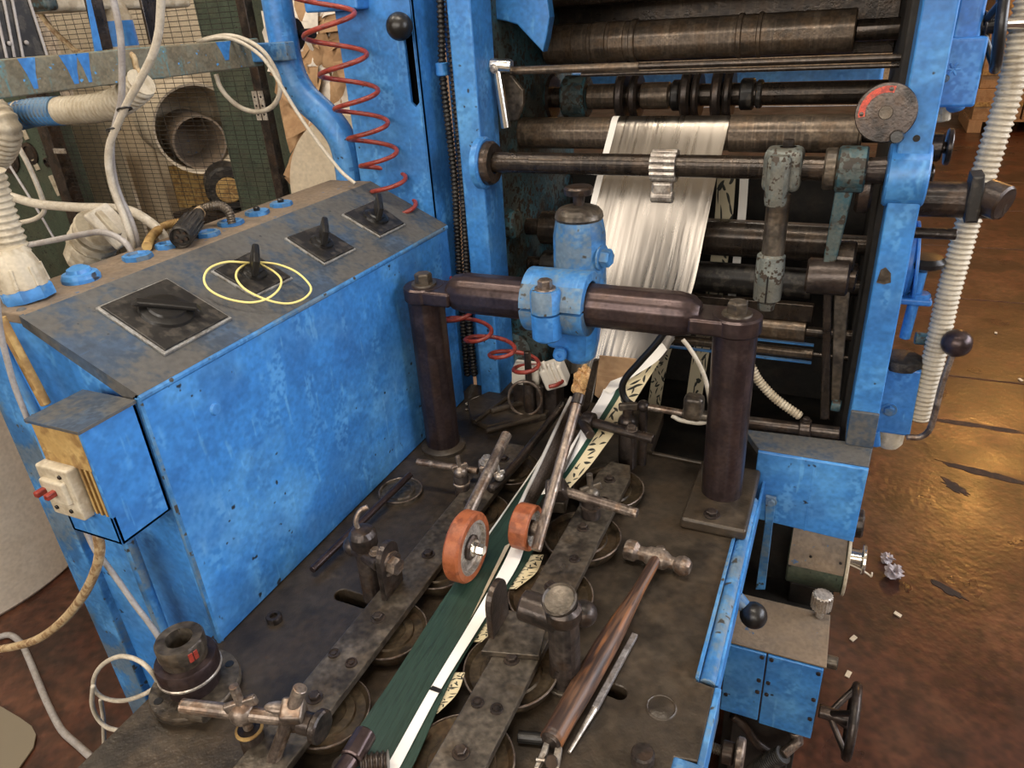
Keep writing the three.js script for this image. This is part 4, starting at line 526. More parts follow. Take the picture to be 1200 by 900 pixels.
{ const pts = [[321, -20], [326, 10], [332, 45], [340, 82], [356, 112], [383, 138], [400, 162], [408, 190], [412, 222]].map(p => Zp(...p, -1.325)); M1('bent_pole', 'bent blue painted pipe rising from behind the console', 'pipe', sweep(pts, 17 * mpp(pts[3]), 60, 20), mBlue); }
M1('crank_pin', 'short black crank pin beside the bent blue pipe', 'handle', [rod(Zp(318, 42, -1.36), Zp(368, 39, -1.36), 0.010), rod(Zp(342, 40, -1.36), Zp(347, 40, -1.36), 0.033), rod(Zp(334, 41, -1.325), Zp(334, 41, -1.37), 0.006)], mBlack);
{ const z = -2.2, t = T('mesh_guard', 'black framed wire mesh guard behind the console', 'guard'), w = [];
  for (let x = -3.2; x <= -1.98; x += 0.05) w.push(new THREE.CylinderGeometry(0.0013, 0.0013, 1.35, 4).translate(x, 1.22, z)); for (let y = 0.56; y < 1.89; y += 0.0172) w.push(new THREE.CylinderGeometry(0.0012, 0.0012, 1.24, 4).rotateZ(Math.PI / 2).translate(-2.59, y, z + 0.0025));
  P('wire_mesh', w, mBlackDust, t).userData.kind = 'stuff';
  P('frame_bar', mm(-2.0, -1.96, 0.5, 1.95, z - 0.02, z + 0.02, 0.003), mDark, t); P('frame_bar', mm(-3.24, -3.17, 0.0, 1.95, z - 0.03, z + 0.03, 0.003), mDark, t); P('frame_bar', mm(-3.2, -1.98, 0.5, 0.54, z - 0.015, z + 0.015, 0.003), mDark, t);
  const h = Zp(304, 124, z + 0.02), h2 = P('hinge', [box(V(h.x - 0.012, h.y, h.z), [0.022, 0.1, 0.004], 0.001), box(V(h.x + 0.016, h.y, h.z), [0.022, 0.1, 0.004], 0.001)], mSteel, t, 'bright steel hinge'); P('hinge_screw', [-0.03, 0, 0.03].map(d => [bolt(V(h.x - 0.012, h.y + d, h.z + 0.002), V(0, 0, 1), 0.004, 0.002, false), bolt(V(h.x + 0.016, h.y + d, h.z + 0.002), V(0, 0, 1), 0.004, 0.002, false)]), mBlack, h2);
  P('latch', box(Zp(70, 177, z + 0.035), [0.07, 0.022, 0.01], 0.002), mSteel, t); }
{ const t = T('green_machine', 'dark green machine side panels beyond the mesh guard', 'machine'), z = -2.24; P('panel', mm(-1.955, -1.83, 0.0, 1.95, z, z - 0.3, 0.004), mGreen, t); P('panel', mm(-2.35, -2.0, 0.0, 1.95, z - 0.1, z - 0.14, 0.004), mGreen, t);
  P('panel', mm(-4.6, -3.25, 0.0, 1.75, z, z - 0.1, 0.004), mGreen, t); for (const [px, py, r] of [[5, 162, 0.05], [8, 182, 0.085], [36, 180, 0.05], [56, 190, 0.02]]) P('port', lathe([[0, 0], [r, 0], [r, 0.008], [r * 0.7, 0.012], [r * 0.6, 0.004], [0, 0.004]], Zp(px, py, z), V(0, 0, 1), 24), mDark, t); for (const [px, py] of [[29, 157], [42, 193], [62, 212], [67, 223]]) P('plate', box(Zp(px, py, z + 0.004), [0.03, 0.05, 0.006], 0.002, [0, 0, 0.2]), mCream, t); }
{ const z = -2.75, t = T('steel_drum', 'open beige steel drum lying behind the mesh guard', 'drum'), c = Zp(234, 152, z), d = V(1, -0.12, 0.55).normalize(), r = 0.205; P('shell', [lathe([[r, -0.42], [r * 1.02, -0.4], [r, -0.38], [r, -0.2], [r * 1.02, -0.19], [r, -0.17], [r, -0.02], [r * 1.03, 0], [r * 0.97, -0.01], [r * 0.96, -0.4], [0, -0.4], [0, -0.42], [r, -0.42]], c, d, 44)], mPaper, t); P('inner_bucket', lathe([[0, -0.3], [0.12, -0.3], [0.13, -0.05], [0.12, -0.05], [0.11, -0.28], [0, -0.28]], c.clone().add(V(0, -0.07, 0)), d, 32), mDust, t); P('cradle', [mm(c.x - 0.4, c.x + 0.1, c.y - 0.42, c.y - 0.2, z - 0.35, z - 0.1), mm(c.x - 0.3, c.x, 0, c.y - 0.4, z - 0.35, z - 0.1)], mTan, t); }
{ const z = -2.5, t = T('black_roll', 'small dark roll with brown end behind the mesh guard', 'roll'); const a = Zp(268, 222, z); P('roll', rod(V(a.x - 0.15, a.y, a.z - 0.14), a, 0.1, 0.1, 28), mBlackDust, t); P('core', rod(a, V(a.x + 0.03, a.y, a.z + 0.03), 0.055), mTan, t); P('shelf', [mm(a.x - 0.3, a.x + 0.15, a.y - 0.13, a.y - 0.1, z - 0.25, z + 0.08), mm(a.x - 0.25, a.x + 0.1, 0, a.y - 0.13, z - 0.22, z + 0.05)], mDark, t); }
{ const z = -3.1; for (const [x0, x1, y0, y1, zz, l] of [[85, 130, 270, 130, -2.7, 'tall beige board leaning behind the mesh guard latch'], [132, 160, 250, 100, -2.9, 'narrow beige board leaning beside the drum']]) { const a = Zp(x0, y0, zz), b = Zp(x1, y1, zz); M1('leaning_board', l, 'board', box(V((a.x + b.x) / 2, b.y / 2, zz), [Math.abs(b.x - a.x), b.y, 0.02], 0.003), mPaper); }
  M1('cardboard_sheet', 'large beige cardboard sheet standing far behind the guard', 'board', mm(-4.6, -1.9, 0, 1.9, -3.4, -3.42, 0.002), mPaper); }
{ // ragged paper bale
  const t = T('paper_bale', 'ragged bale of brown and white waste paper', 'bale'), c = Zp(384, 60, -1.98), g = [], g2 = []; P('core', mm(c.x - 0.11, c.x + 0.3, 0.0, 1.85, -2.25, -1.97, 0.03), mCard, t);
  for (let i = 0; i < 90; i++) { const w = 0.05 + rnd() * 0.13, s = new THREE.PlaneGeometry(w, 0.1 + rnd() * 0.2, 4, 5), p = s.attributes.position; for (let k = 0; k < p.count; k++) p.setXYZ(k, p.getX(k) + (rnd() - 0.5) * 0.025, p.getY(k) + (rnd() - 0.5) * 0.03, (rnd() - 0.5) * 0.035); s.rotateZ((rnd() - 0.5) * 0.9); s.rotateX((rnd() - 0.6) * 0.6); s.computeVertexNormals(); s.translate(c.x + (rnd() - 0.36) * 0.36, 0.95 + rnd() * 0.9, -1.95 + rnd() * 0.03); (i % 2 ? g : g2).push(s); }
  P('torn_paper', g, mCard, t, 'torn brown paper').userData.kind = 'stuff'; P('torn_paper', g2, mPaperWhite, t, 'torn white paper').userData.kind = 'stuff'; }
{ const c = Zp(415, 232, -1.62), t = T('paper_reel', 'cream paper reel standing on edge behind the console end', 'reel'), r = 92 * mpp(c); P('reel', lathe([[0.03, 0], [r, 0], [r, 0.09], [0.03, 0.09], [0.03, 0]], V(c.x, c.y, c.z - 0.09), V(0, 0, 1), 60), mPaper, t); P('mandrel', [rod(V(c.x, c.y, c.z - 0.2), V(c.x, c.y, c.z + 0.03), 0.029), mm(c.x - 0.03, c.x + 0.03, 0, c.y + 0.02, c.z - 0.2, c.z - 0.15)], mDark, t); }
{ const t = T('paper_reel', 'large white paper reel standing on the floor beside the console', 'reel'), c = V(-2.74, 0, -0.98); P('reel', lathe([[0.06, 0], [0.49, 0], [0.5, 0.012], [0.5, 0.95], [0.49, 0.96], [0.06, 0.96], [0.06, 0]], c, UP, 72), mPaperWhite, t); P('core', lathe([[0.05, 0], [0.06, 0], [0.06, 0.965], [0.05, 0.965], [0.05, 0]], c, UP, 32), mCard, t); }
M1('wooden_batten', 'thin brown wooden batten upright against the console leg', 'batten', mm(-1.09, -1.066, 0.0, 1.1, -0.54, -0.56, 0.002), mat({ map: mPallet.map, color: 0xb07050, roughness: 0.7 }));
// ---------------------------------------------------------------- things above the beam
{ const q = [[-8, 2], [32, -4], [55, 66], [-8, 72]].map(p => Xp(...p, -1.2)), t = T('finned_casing', 'dark finned casing with pale ribs above the beam', 'casing'); P('body', prism(q, V(-0.08, 0, 0), 0.002), mBlackDust, t); for (const [a, b] of [[[-6, 6], [8, 68]], [[4, -2], [17, 67]], [[14, -2], [27, 67]], [[33, -3], [55, 65]]]) P('rib', rod(Xp(...a, -1.198), Xp(...b, -1.198), 0.0022), mGreyCable, t); for (const p of [[11, 51], [31, 50]]) P('stud', ball(Xp(...p, -1.197), 0.0035), mGreyCable, t); }
M1('angle_bar', 'rusty steel angle bar with a blue edge above the beam', 'bar', prism([[98, -12], [118, -12], [133, 57], [115, 60]].map(p => Xp(...p, -1.19)), V(-0.006, 0, 0), 0.001), mRollDark);
M1('angle_bar', 'rusty steel angle bar beside the white can above the beam', 'bar', prism([[163, -10], [182, -10], [190, 50], [177, 52]].map(p => Xp(...p, -1.19)), V(-0.006, 0, 0), 0.001), mRollDark);
M1('edge_strip', 'thin blue painted strip along the rusty angle bar', 'strip', prism([[102, -2], [106, -2], [120, 59], [112, 60]].map(p => Xp(...p, -1.185)), V(-0.003, 0, 0)), mBlue);
{ const t = T('paint_can', 'white plastic can splashed with blue paint', 'can'), b = Xp(147, 62, -1.3), r = 17 * mpp(b); P('body', lathe([[0, 0], [r * 0.95, 0], [r, 0.005], [r, 0.062], [r * 0.86, 0.072], [r * 0.8, 0.09], [r * 0.8, 0.1], [0, 0.1]], b, UP, 28), mCream, t); P('paint_splash', lathe([[r * 1.005, 0.012], [r * 1.01, 0.02], [r * 1.01, 0.05], [r * 1.005, 0.055]], b, UP, 28).applyMatrix4(new THREE.Matrix4()), mBlue, t, 'blue paint splash'); P('lid', lathe([[0, 0.1], [r * 0.86, 0.1], [r * 0.86, 0.115], [0, 0.117]], b, UP, 28), mCream, t); P('stand', mm(b.x - 0.05, -1.18, b.y - 0.006, b.y, b.z - 0.04, b.z + 0.04), mDark, t); }
{ const t = T('tray', 'cream tray with teal end on the shelf above the beam', 'tray'), a = Xp(62, 6, -1.3), b = Xp(170, 2, -1.3); P('tray', [mm(-1.34, -1.26, a.y - 0.012, a.y + 0.05, a.z + 0.04, a.z - 0.06, 0.008), mm(-1.36, -1.28, b.y - 0.012, b.y + 0.04, a.z - 0.07, b.z - 0.1, 0.008)], mCream, t); P('end', mm(-1.335, -1.255, a.y - 0.01, a.y + 0.045, a.z + 0.045, a.z + 0.02, 0.008), mTeal, t); }
// ---------------------------------------------------------------- cables and conduits at the console
const cab = (name, label, pts, z, px, m, seg = 60, grp) => { const q = pts.map(p => Zp(p[0], p[1], p[2] ?? z)); return M1(name, label, 'cable', sweep(q, px * mpp(q[Math.floor(q.length / 2)]), seg, 10), m, grp); };
cab('cable', 'thick white cable arching from a gland on the console top', [[-12, 222], [15, 231], [45, 239], [90, 243], [130, 244], [155, 248], [178, 262], [191, 276], [197, 292]], -0.86, 5.5, mWhiteCable);
const g1 = cab('cable', 'grey cable rising from the console gland to the ceiling', [[130, -10], [134, 5], [139, 28], [142, 52], [143, 85], [142, 117], [136, 143], [131, 165], [131, 188], [135, 213], [142, 233], [150, 250], [158, 272], [164, 302]], -0.8, 3.6, mGreyCable, 90);
cab('cable', 'white cable tied alongside the grey rising cable', [[189, -10], [188, 15], [186, 38], [179, 64], [164, 94], [149, 121], [138, 146], [129, 168], [127, 190], [131, 215], [138, 236], [146, 256], [153, 278], [158, 302]], -0.79, 4.2, mWhiteCable, 90);
for (const [x, y] of [[146, 128], [133, 152]]) { const c = Zp(x, y, -0.79); M1('cable_tie', 'black cable tie binding the grey and white cables', 'cable tie', new THREE.TorusGeometry(0.0085, 0.0016, 8, 24).applyQuaternion(new THREE.Quaternion().setFromEuler(new THREE.Euler(1.35, 0.3, 0))).scale(1.25, 1, 1).translate(c.x, c.y, c.z), mBlack, 'cable ties on the rising cables'); }
cab('cable', 'grey cable running low from the ribbed gland across the console back', [[28, 288], [50, 284], [75, 279], [100, 274], [118, 272], [136, 277], [150, 288], [157, 302]], -0.77, 3.6, mGreyCable);
cab('cable', 'thin white cable bending behind the corrugated gland', [[10, 146], [17, 163], [33, 193], [44, 218], [51, 238], [51, 249], [40, 257], [18, 262], [5, 264]], -1.0, 2.8, mWhiteCable);
cab('cable', 'very thin taut pink grey line behind the console', [[-5, 168], [20, 208], [45, 248], [66, 284]], -1.05, 1.4, mGreyCable, 20);
cab('cable', 'loose white cable looped over the end of the beam', [[232, 49], [250, 44], [268, 42], [288, 47], [307, 59], [320, 77], [328, 98], [326, 115], [316, 127], [299, 131], [282, 126], [268, 115], [258, 102], [253, 87]], -1.24, 2.8, mWhiteCable, 80);
cab('cable', 'thin white cable running down across the bent blue pipe', [[240, 47], [262, 44], [285, 51], [308, 68], [325, 93], [346, 128], [372, 166], [398, 199], [416, 215]], -1.22, 2.2, mWhiteCable, 60);
cab('cable', 'old beige cable dropping onto the beam from above', [[38, -10], [45, 12], [60, 33], [78, 50], [96, 62], [150, 62], [160, 80], [166, 90]], -0.98, 3.2, mTanCable, 50);
{ const t = T('corrugated_conduit', 'cream corrugated conduit in a blue stained gland on the console', 'conduit'), q = [[-14, 200], [-4, 236], [8, 270], [20, 302]].map((p, i) => Zp(...p, -0.64)); P('hose', ribbed(q, 17.5 * mpp(q[2]), 0.0098, 0.0035, 20), mCream, t);
  const b = Yp(36, 350, 1.3), dir = V(-0.12, 1, 0.02).normalize(), s = mpp(b); P('gland', lathe([[0, 0.016], [s * 26, 0.016], [s * 27, 0.03], [s * 25, 0.045], [s * 21, 0.062], [s * 18, 0.068], [0, 0.068]], b, dir, 24), mCream, t); P('gland_nut', orient(flat(new THREE.LatheGeometry([[0, 0], [s * 28, 0], [s * 28.5, 0.003], [s * 28, 0.015], [s * 26, 0.018], [0, 0.018]].map(a => new THREE.Vector2(Math.max(a[0], 1e-5), a[1])), 8)), b, dir), mBlueWorn, t, 'blue painted nut'); P('gland_rib', [...Array(8).keys()].map(i => { const a = i / 8 * 6.283, c = b.clone().addScaledVector(dir, 0.034); return box(V(c.x + s * 26 * Math.cos(a), c.y, c.z + s * 26 * Math.sin(a)), [0.004, 0.026, 0.004], 0.001, [0, -a, 0.12]); }), mCream, t); }
{ const t = T('corrugated_conduit', 'horizontal corrugated conduit smeared with blue paint under the beam', 'conduit'), q = [[0, 142], [25, 134], [70, 130], [110, 127], [138, 120], [160, 104], [166, 96]].map(p => Zp(...p, -0.97)); const r = 16 * mpp(q[2]); P('hose', ribbed(q.slice(1).concat(), r, 0.0115, 0.0045, 20), mCream, t); P('painted_section', ribbed([Zp(12, 138, -0.968), Zp(40, 132, -0.968), Zp(70, 130, -0.968)], r * 1.03, 0.0115, 0.0045, 20), mBlueWorn, t, 'blue painted section'); }
{ const q = [[-20, 120], [-4, 134], [6, 150], [2, 172], [-12, 190]].map(p => Zp(...p, -0.9)); M1('corrugated_conduit', 'cream corrugated conduit elbow at the end of the painted one', 'conduit', ribbed(q, 18 * mpp(q[1]), 0.0098, 0.0035, 18), mCream); }
{ // black multi-pin plug
  const a = Yp(211, 279, 1.318), b = Yp(233, 250, 1.326), d = a.clone().sub(b).normalize(), L = a.distanceTo(b), r = 13 * mpp(a), t = T('pin_plug', 'black ribbed multi pin plug lying on the console top', 'plug');
  P('shell', [lathe([[0, 0], [r * 0.55, 0], [r * 0.75, L * 0.2], [r * 0.9, L * 0.45], [r, L * 0.75], [r, L * 0.98], [r * 0.9, L], [r * 0.8, L * 0.93], [0, L * 0.93]], b, d, 28), ...[...Array(16).keys()].map(i => { const g = new THREE.BoxGeometry(0.0025, L * 0.6, 0.0025), an = i / 16 * 6.283; g.translate(r * 0.95 * Math.cos(an), L * 0.62, r * 0.95 * Math.sin(an)); return orient(g, b, d); })], mBlackDust, t);
  P('socket', [...Array(5).keys()].map(i => { const an = i / 5 * 6.283, g = new THREE.CylinderGeometry(r * 0.15, r * 0.15, 0.003, 12).translate(r * 0.45 * Math.cos(an), L * 0.945, r * 0.45 * Math.sin(an)); return orient(g, b, d); }), mDark, t); P('strain_relief', rod(b.clone().addScaledVector(d, -0.02), b, r * 0.5, r * 0.6), mTanCable, t);
  const e = Yp(272, 262, 1.305); P('braided_hose', ribbed([b.clone().addScaledVector(d, -0.015), Yp(246, 242, 1.335), Yp(258, 241, 1.335), Yp(268, 248, 1.325), e], 0.0078, 0.004, 0.0012, 12), mPlate, t, 'braided metal hose'); }
M1('braided_hose', 'braided brass coloured hose lying behind the console glands', 'hose', ribbed([[172, 289], [178, 277], [188, 268], [202, 262], [226, 258]].map(p => Yp(...p, 1.3085)), 0.0075, 0.0042, 0.0012, 12), mTan);
{ // cream cable coupler
  const t = T('cable_coupler', 'chunky cream ribbed cable coupler behind the console top', 'coupler'), a = Zp(97, 306, -0.84), b = Zp(122, 258, -0.84), d = b.clone().sub(a).normalize(), L = a.distanceTo(b), s = mpp(a);
  P('body', [orient(flat(new THREE.LatheGeometry([[0, 0], [18, 0], [22, L * 0.08 / s], [24, L * 0.35 / s], [24, L * 0.55 / s], [0, L * 0.55 / s]].map(q => new THREE.Vector2(Math.max(q[0] * s, 1e-5), q[1] * s)), 10)), a, d), ...[0, 1, 2].map(i => orient(flat(new THREE.LatheGeometry([[0, 0], [25.5, 0], [26, 2], [26, 6], [25, 8], [0, 8]].map(q => new THREE.Vector2(Math.max(q[0] * s, 1e-5), q[1] * s)), 20)), a.clone().addScaledVector(d, L * (0.38 + i * 0.17)), d))], mCream, t);
  P('hinged_lid', box(a.clone().addScaledVector(d, L * 0.98).add(V(0.03, -0.005, 0.01)), [0.075, 0.012, 0.05], 0.005, [0.2, 0, -0.95]), mWhiteCable, t); P('latch', box(Zp(127, 262, -0.8), [0.05, 0.008, 0.012], 0.002, [0, 0, -0.85]), mCream, t); }
// ---------------------------------------------------------------- cables low on the left
cab('cable', 'stiff tan stained cable hanging from the breaker box', [[114, 624], [117, 645], [112, 668], [98, 697], [76, 725], [48, 747], [20, 757], [-10, 762]], -0.45, 5.2, mTanCable, 70);
cab('cable', 'grey cable hanging straight behind the breaker box', [[100, 620], [112, 645], [125, 662], [141, 684], [160, 711], [176, 732], [188, 752], [192, 775]], -0.47, 3.4, mGreyCable);
cab('cable', 'coiled loop of white cable at the table corner', [[190, 790, -0.44], [186, 800, -0.43], [172, 812], [145, 821], [122, 818], [110, 806], [112, 790], [124, 776], [143, 769], [164, 775], [179, 789], [187, 803, -0.43]], -0.405, 2.6, mWhiteCable, 80);
cab('cable', 'loose white cable end curling beside the table corner', [[109, 804], [108, 825], [114, 841], [125, 852], [138, 856]], -0.395, 2.6, mWhiteCable, 40);
cab('cable', 'short cut end of white cable below the coiled loop', [[118, 820], [121, 842], [122, 872]], -0.41, 2.4, mWhiteCable, 20);
M1('cable', 'pale cable trailing across the floor to the table', 'cable', sweep([[-10, 750], [10, 744], [24, 753], [33, 770], [45, 799], [56, 825], [72, 855], [91, 873], [112, 892]].map(p => Yp(...p, 0.012)), 0.009, 60, 10), mGreyCable);
cab('cable', 'grey cable running down the console end to the breaker box', [[-6, 330], [0, 385], [8, 420], [18, 455], [34, 495]], -0.47, 3.4, mGreyCable, 40);
M1('conduit_rod', 'tan stained wooden rod leaning along the console end', 'rod', rod(Zp(0, 372, -0.49), Zp(54, 474, -0.49), 0.0065), mTan);
M1('conduit_rod', 'pale blue pipe running down the console end', 'pipe', rod(Zp(-4, 400, -0.5), Zp(44, 488, -0.5), 0.007), mBlueWorn);
M1('plastic_mat', 'translucent rounded plastic sheet lying on the floor', 'mat', prism([[-30, 815], [0, 828], [24, 842], [38, 852], [43, 862], [40, 877], [24, 900], [-10, 935], [-40, 935]].map(p => Yp(...p, 0.003)), V(0, 0.005, 0), 0.001), mat({ color: 0x9c917c, roughness: 0.5, transmission: 0.4, thickness: 0 }));

// ---------------------------------------------------------------- strip running between the guide bars
{ const SYH = 0.8315, L = [[370, 930], [385, 905], [463, 790], [517, 706], [572, 627], [600, 587], [632, 540], [662, 488]], R = [[462, 930], [480, 905], [532, 790], [580, 713], [623, 649], [636, 612], [652, 566], [674, 500]];
  const t = T('green_strip', 'dark green folded strip running between the guide bars', 'strip');
  const L3 = L.map(p => Yp(...p, SYH)), R3 = R.map(p => Yp(...p, SYH)); L3.unshift(V(-0.463, SYH, 0.02), V(-0.463, SYH, -0.2)); R3.unshift(V(-0.384, SYH, 0.02), V(-0.384, SYH, -0.2));
  P('strip', ribbon(L3, R3, 0.0008, 8, 8), mGreenStrip, t);
  P('crease', [ribbon(L.slice(0, 5).map((p, i) => lerp(Yp(...p, SYH), Yp(...R[i], SYH), 0.62).add(V(0, 0.0022, 0))), L.slice(0, 5).map((p, i) => lerp(Yp(...p, SYH), Yp(...R[i], SYH), 1.0).add(V(0, 0.0008, 0))), 0.0008, 8, 3)], mGreenStrip, t);
  P('paper_edge', sweep([[572, 627], [600, 587], [632, 540], [660, 490]].map(p => Yp(...p, SYH + 0.002)), 0.0016, 30, 6), mWhite, t, 'white paper edge');
  const wl = [[434, 930], [449, 905], [504, 807], [548, 734], [588, 664], [602, 634]], wr = [[450, 930], [465, 905], [517, 807], [566, 728], [608, 660], [615, 640]], wh = [0.835, 0.835, 0.8355, 0.8365, 0.838, 0.84];
  const wl3 = wl.map((p, i) => Yp(...p, wh[i])), wr3 = wr.map((p, i) => Yp(...p, wh[i])); wl3.unshift(V(wl3[0].x - 0.002, 0.835, 0.02), V(wl3[0].x - 0.001, 0.835, -0.2)); wr3.unshift(V(wr3[0].x - 0.002, 0.835, 0.02), V(wr3[0].x - 0.001, 0.835, -0.2));
  const w = P('white_band', ribbon(wl3, wr3, 0.0006, 8, 4), mWhite, t, 'narrow white band');
  P('joint_mark', prism([[503, 808], [507, 803.5], [518, 808], [516, 812.5]].map(p => Yp(...p, 0.8362)), V(0, 0.0004, 0)), mBlack, w, 'black joint mark');
  P('folded_wall', ribbon([[548, 734], [572, 690], [600, 636]].map(p => Yp(p[0] - 1, p[1], 0.837)), [[547, 735], [566, 694], [592, 640]].map(p => Yp(...p, 0.8325)), 0.0005, 6, 3), mPaper, t);
  const m = mat({ map: leafTex(21, [['#d8cba6', 1]]), roughness: 0.5 });
  for (const [a, b, w] of [[[508, 836], [540, 788], 12], [[560, 752], [588, 712], 11], [[600, 690], [632, 650], 13]]) { const q = [a, [(a[0] + b[0]) / 2, (a[1] + b[1]) / 2], b]; P('leaf_flap', ribbon(q.map(p => Yp(p[0] - 12, p[1], 0.829)), q.map((p, k) => Yp(p[0] + (k == 1 ? w : w * 0.4), p[1], 0.8265)), 0.0005, 6, 3), m, t, 'cream leaf printed flap'); } }
{ const t = T('folding_guide', 'bright thin sheet metal folding guide above the strip', 'guide'), top = [[669, 466], [654, 497], [634, 540], [608, 594]].map(p => Yp(...p, 0.885)), bot = [[681, 476], [667, 512], [648, 552], [622, 600]].map(p => Yp(...p, 0.845));
  P('left_wall', ribbon(top, bot, 0.001, 6, 3), mRodSteel, t); P('bright_edge', sweep(top, 0.0034, 30, 8), mat({ color: 0xc9c6c0, roughness: 0.45, metalness: 0.2 }), t, 'bright galvanised edge'); P('right_wall', ribbon([[690, 486], [676, 518], [660, 556], [640, 600]].map(p => Yp(...p, 0.88)), [[684, 480], [668, 515], [650, 555], [626, 602]].map(p => Yp(...p, 0.842)), 0.001, 6, 3), mDark, t);
  P('mounting_block', [box(Yp(672, 520, 0.85), [0.035, 0.03, 0.06], 0.004, [0, 0.2, 0]), box(Yp(655, 585, 0.85), [0.03, 0.024, 0.05], 0.004, [0, 0.2, 0])], mPlate, t); }
M1('guide_rod', 'thick blackened rod lying beside the folding guide', 'rod', sweep([[574, 573], [584, 566], [606, 542], [636, 505], [660, 474]].map(p => Yp(...p, 0.85)), 0.0085, 40, 12), mDark);
// ---------------------------------------------------------------- pressing wheels
function wheel(label, c, r, w, m) { const t = T('rubber_wheel', label, 'wheel'), x = V(1, 0, 0);
  P('tyre', lathe([[r * 0.78, 0], [r * 0.95, 0], [r, r * 0.06], [r, w - r * 0.06], [r * 0.95, w], [r * 0.78, w], [r * 0.78, 0]], V(c.x - w / 2, c.y, c.z), x, 48), mRubber, t, 'orange brown rubber tyre');
  P('rim', lathe([[r * 0.3, w * 0.25], [r * 0.66, w * 0.25], [r * 0.7, w * 0.02], [r * 0.79, w * 0.02], [r * 0.79, w * 0.98], [r * 0.7, w * 0.98], [r * 0.66, w * 0.75], [r * 0.3, w * 0.75], [r * 0.3, w * 0.25]], V(c.x - w / 2, c.y, c.z), x, 40), mSteel, t);
  P('bearing', lathe([[0, w * 0.1], [r * 0.34, w * 0.1], [r * 0.36, w * 0.9], [r * 0.3, w], [0, w]], V(c.x - w / 2, c.y, c.z), x, 28), mDark, t); P('axle_nut', bolt(V(c.x + w / 2, c.y, c.z), x, r * 0.17, r * 0.28), mChrome, t); P('axle', rod(V(c.x - w / 2 - 0.012, c.y, c.z), V(c.x + w / 2, c.y, c.z), r * 0.12), mSteel, t); return t; }
{ const c = Yp(555, 642, 0.887); c.x -= 0.012; wheel('larger orange rubber wheel with a bright steel rim over the strip', c, 0.0545, 0.026);
  const t = T('wheel_arm', 'flat steel arm holding the larger rubber wheel', 'arm'), x = c.x - 0.02, a = Xp(549, 601, x), b = Xp(594, 509, x - 0.006); P('arm', [rod(V(c.x - 0.02, c.y, c.z), a, 0.008), rod(a, b, 0.0092)], mRodSteel, t); P('pivot', rod(V(c.x - 0.028, c.y, c.z), V(c.x - 0.013, c.y, c.z), 0.012), mRodSteel, t); }
{ const c = Yp(616, 617, 0.879); wheel('smaller orange rubber wheel pressing on the white band', c, 0.0365, 0.03);
  const t = T('wheel_arm', 'long steel rod holding the smaller rubber wheel', 'arm'), x = c.x + 0.032, a = Xp(628, 645, x), b = Xp(676, 474, x); P('rod', rod(a, b, 0.0085), mRodSteel, t); P('end_knob', rod(b, Xp(679, 462, x), 0.010), mDark, t); P('axle_block', rod(V(c.x + 0.01, c.y, c.z), V(x, c.y, c.z), 0.012), mRodSteel, t); }
// ---------------------------------------------------------------- clamp holders on the table
function holder(label, base, topPy, r, extra) { const t = T('clamp_holder', label, 'clamp'), b = Yp(...base, TY), top = up(b, topPy); P('pillar', lathe([[0, 0], [r * 1.05, 0], [r, 0.004], [r, top.y - TY - 0.006], [r * 0.9, top.y - TY], [0, top.y - TY]], b, UP, 24), mDark, t); extra(t, b, top); return t; }
const wing = (t, p, r, m = mRodSteel) => { P('wing_nut', [ball(p, r), rod(p.clone().add(V(0, r * 0.5, 0)), p.clone().add(V(-0.002, r * 2.6, 0)), r * 0.34), box(p.clone().add(V(0, r * 0.8, 0)), [r * 2.4, r * 0.9, r * 0.5], r * 0.2, [0, 0.6, 0.2])], m, t); };
// by the console, with bent rod and bracket
holder('black clamp pillar with side arm and bolted bracket beside the console', [439, 699], 632, 0.017, (t, b, top) => {
  P('head', [lathe([[0, 0], [0.019, 0], [0.021, 0.004], [0.021, 0.022], [0.016, 0.03], [0.008, 0.033], [0, 0.033]], V(top.x, top.y - 0.012, top.z), UP, 24)], mDark, t);
  const y = top.y - 0.022, a = Yp(414, 640, y), e = V(-0.555, y - 0.004, top.z + 0.012); P('side_arm', [rod(V(a.x, y, top.z - 0.004), e, 0.0135), ball(V(a.x, y, top.z - 0.004), 0.0165)], mDark, t); P('set_screw', bolt(lerp(top, e, 0.75).setY(y + 0.012), UP, 0.007), mRodSteel, t);
  P('hook', sweep([V(top.x - 0.004, top.y + 0.012, top.z), V(top.x - 0.008, top.y + 0.03, top.z), V(top.x - 0.004, top.y + 0.045, top.z - 0.008), V(top.x + 0.006, top.y + 0.05, top.z - 0.016)], 0.004, 24, 8), mRodSteel, t);
  const bz = Yp(489, 700, 0.84).z, bx = -0.545, ar = []; for (let i = 0; i <= 12; i++) { const q = i / 12 * Math.PI; ar.push(V(bx, 0.905 + 0.024 * Math.sin(q), bz + 0.024 * Math.cos(q))); }
  P('bracket', prism([V(bx, 0.842, bz - 0.024), V(bx, 0.842, bz + 0.024), ...ar].slice(0, 2).concat(ar), V(0.009, 0, 0), 0.001), mDark, t); P('bracket_bolt', bolt(V(bx + 0.009, 0.893, bz), V(1, 0, 0.2), 0.0135, 0.014), mRodSteel, t); });
M1('loose_rod', 'thin brown rod lying across the table disc beside the console', 'rod', rod(Yp(366, 668, 0.815), Yp(481, 556, 0.825), 0.0062), mPost);
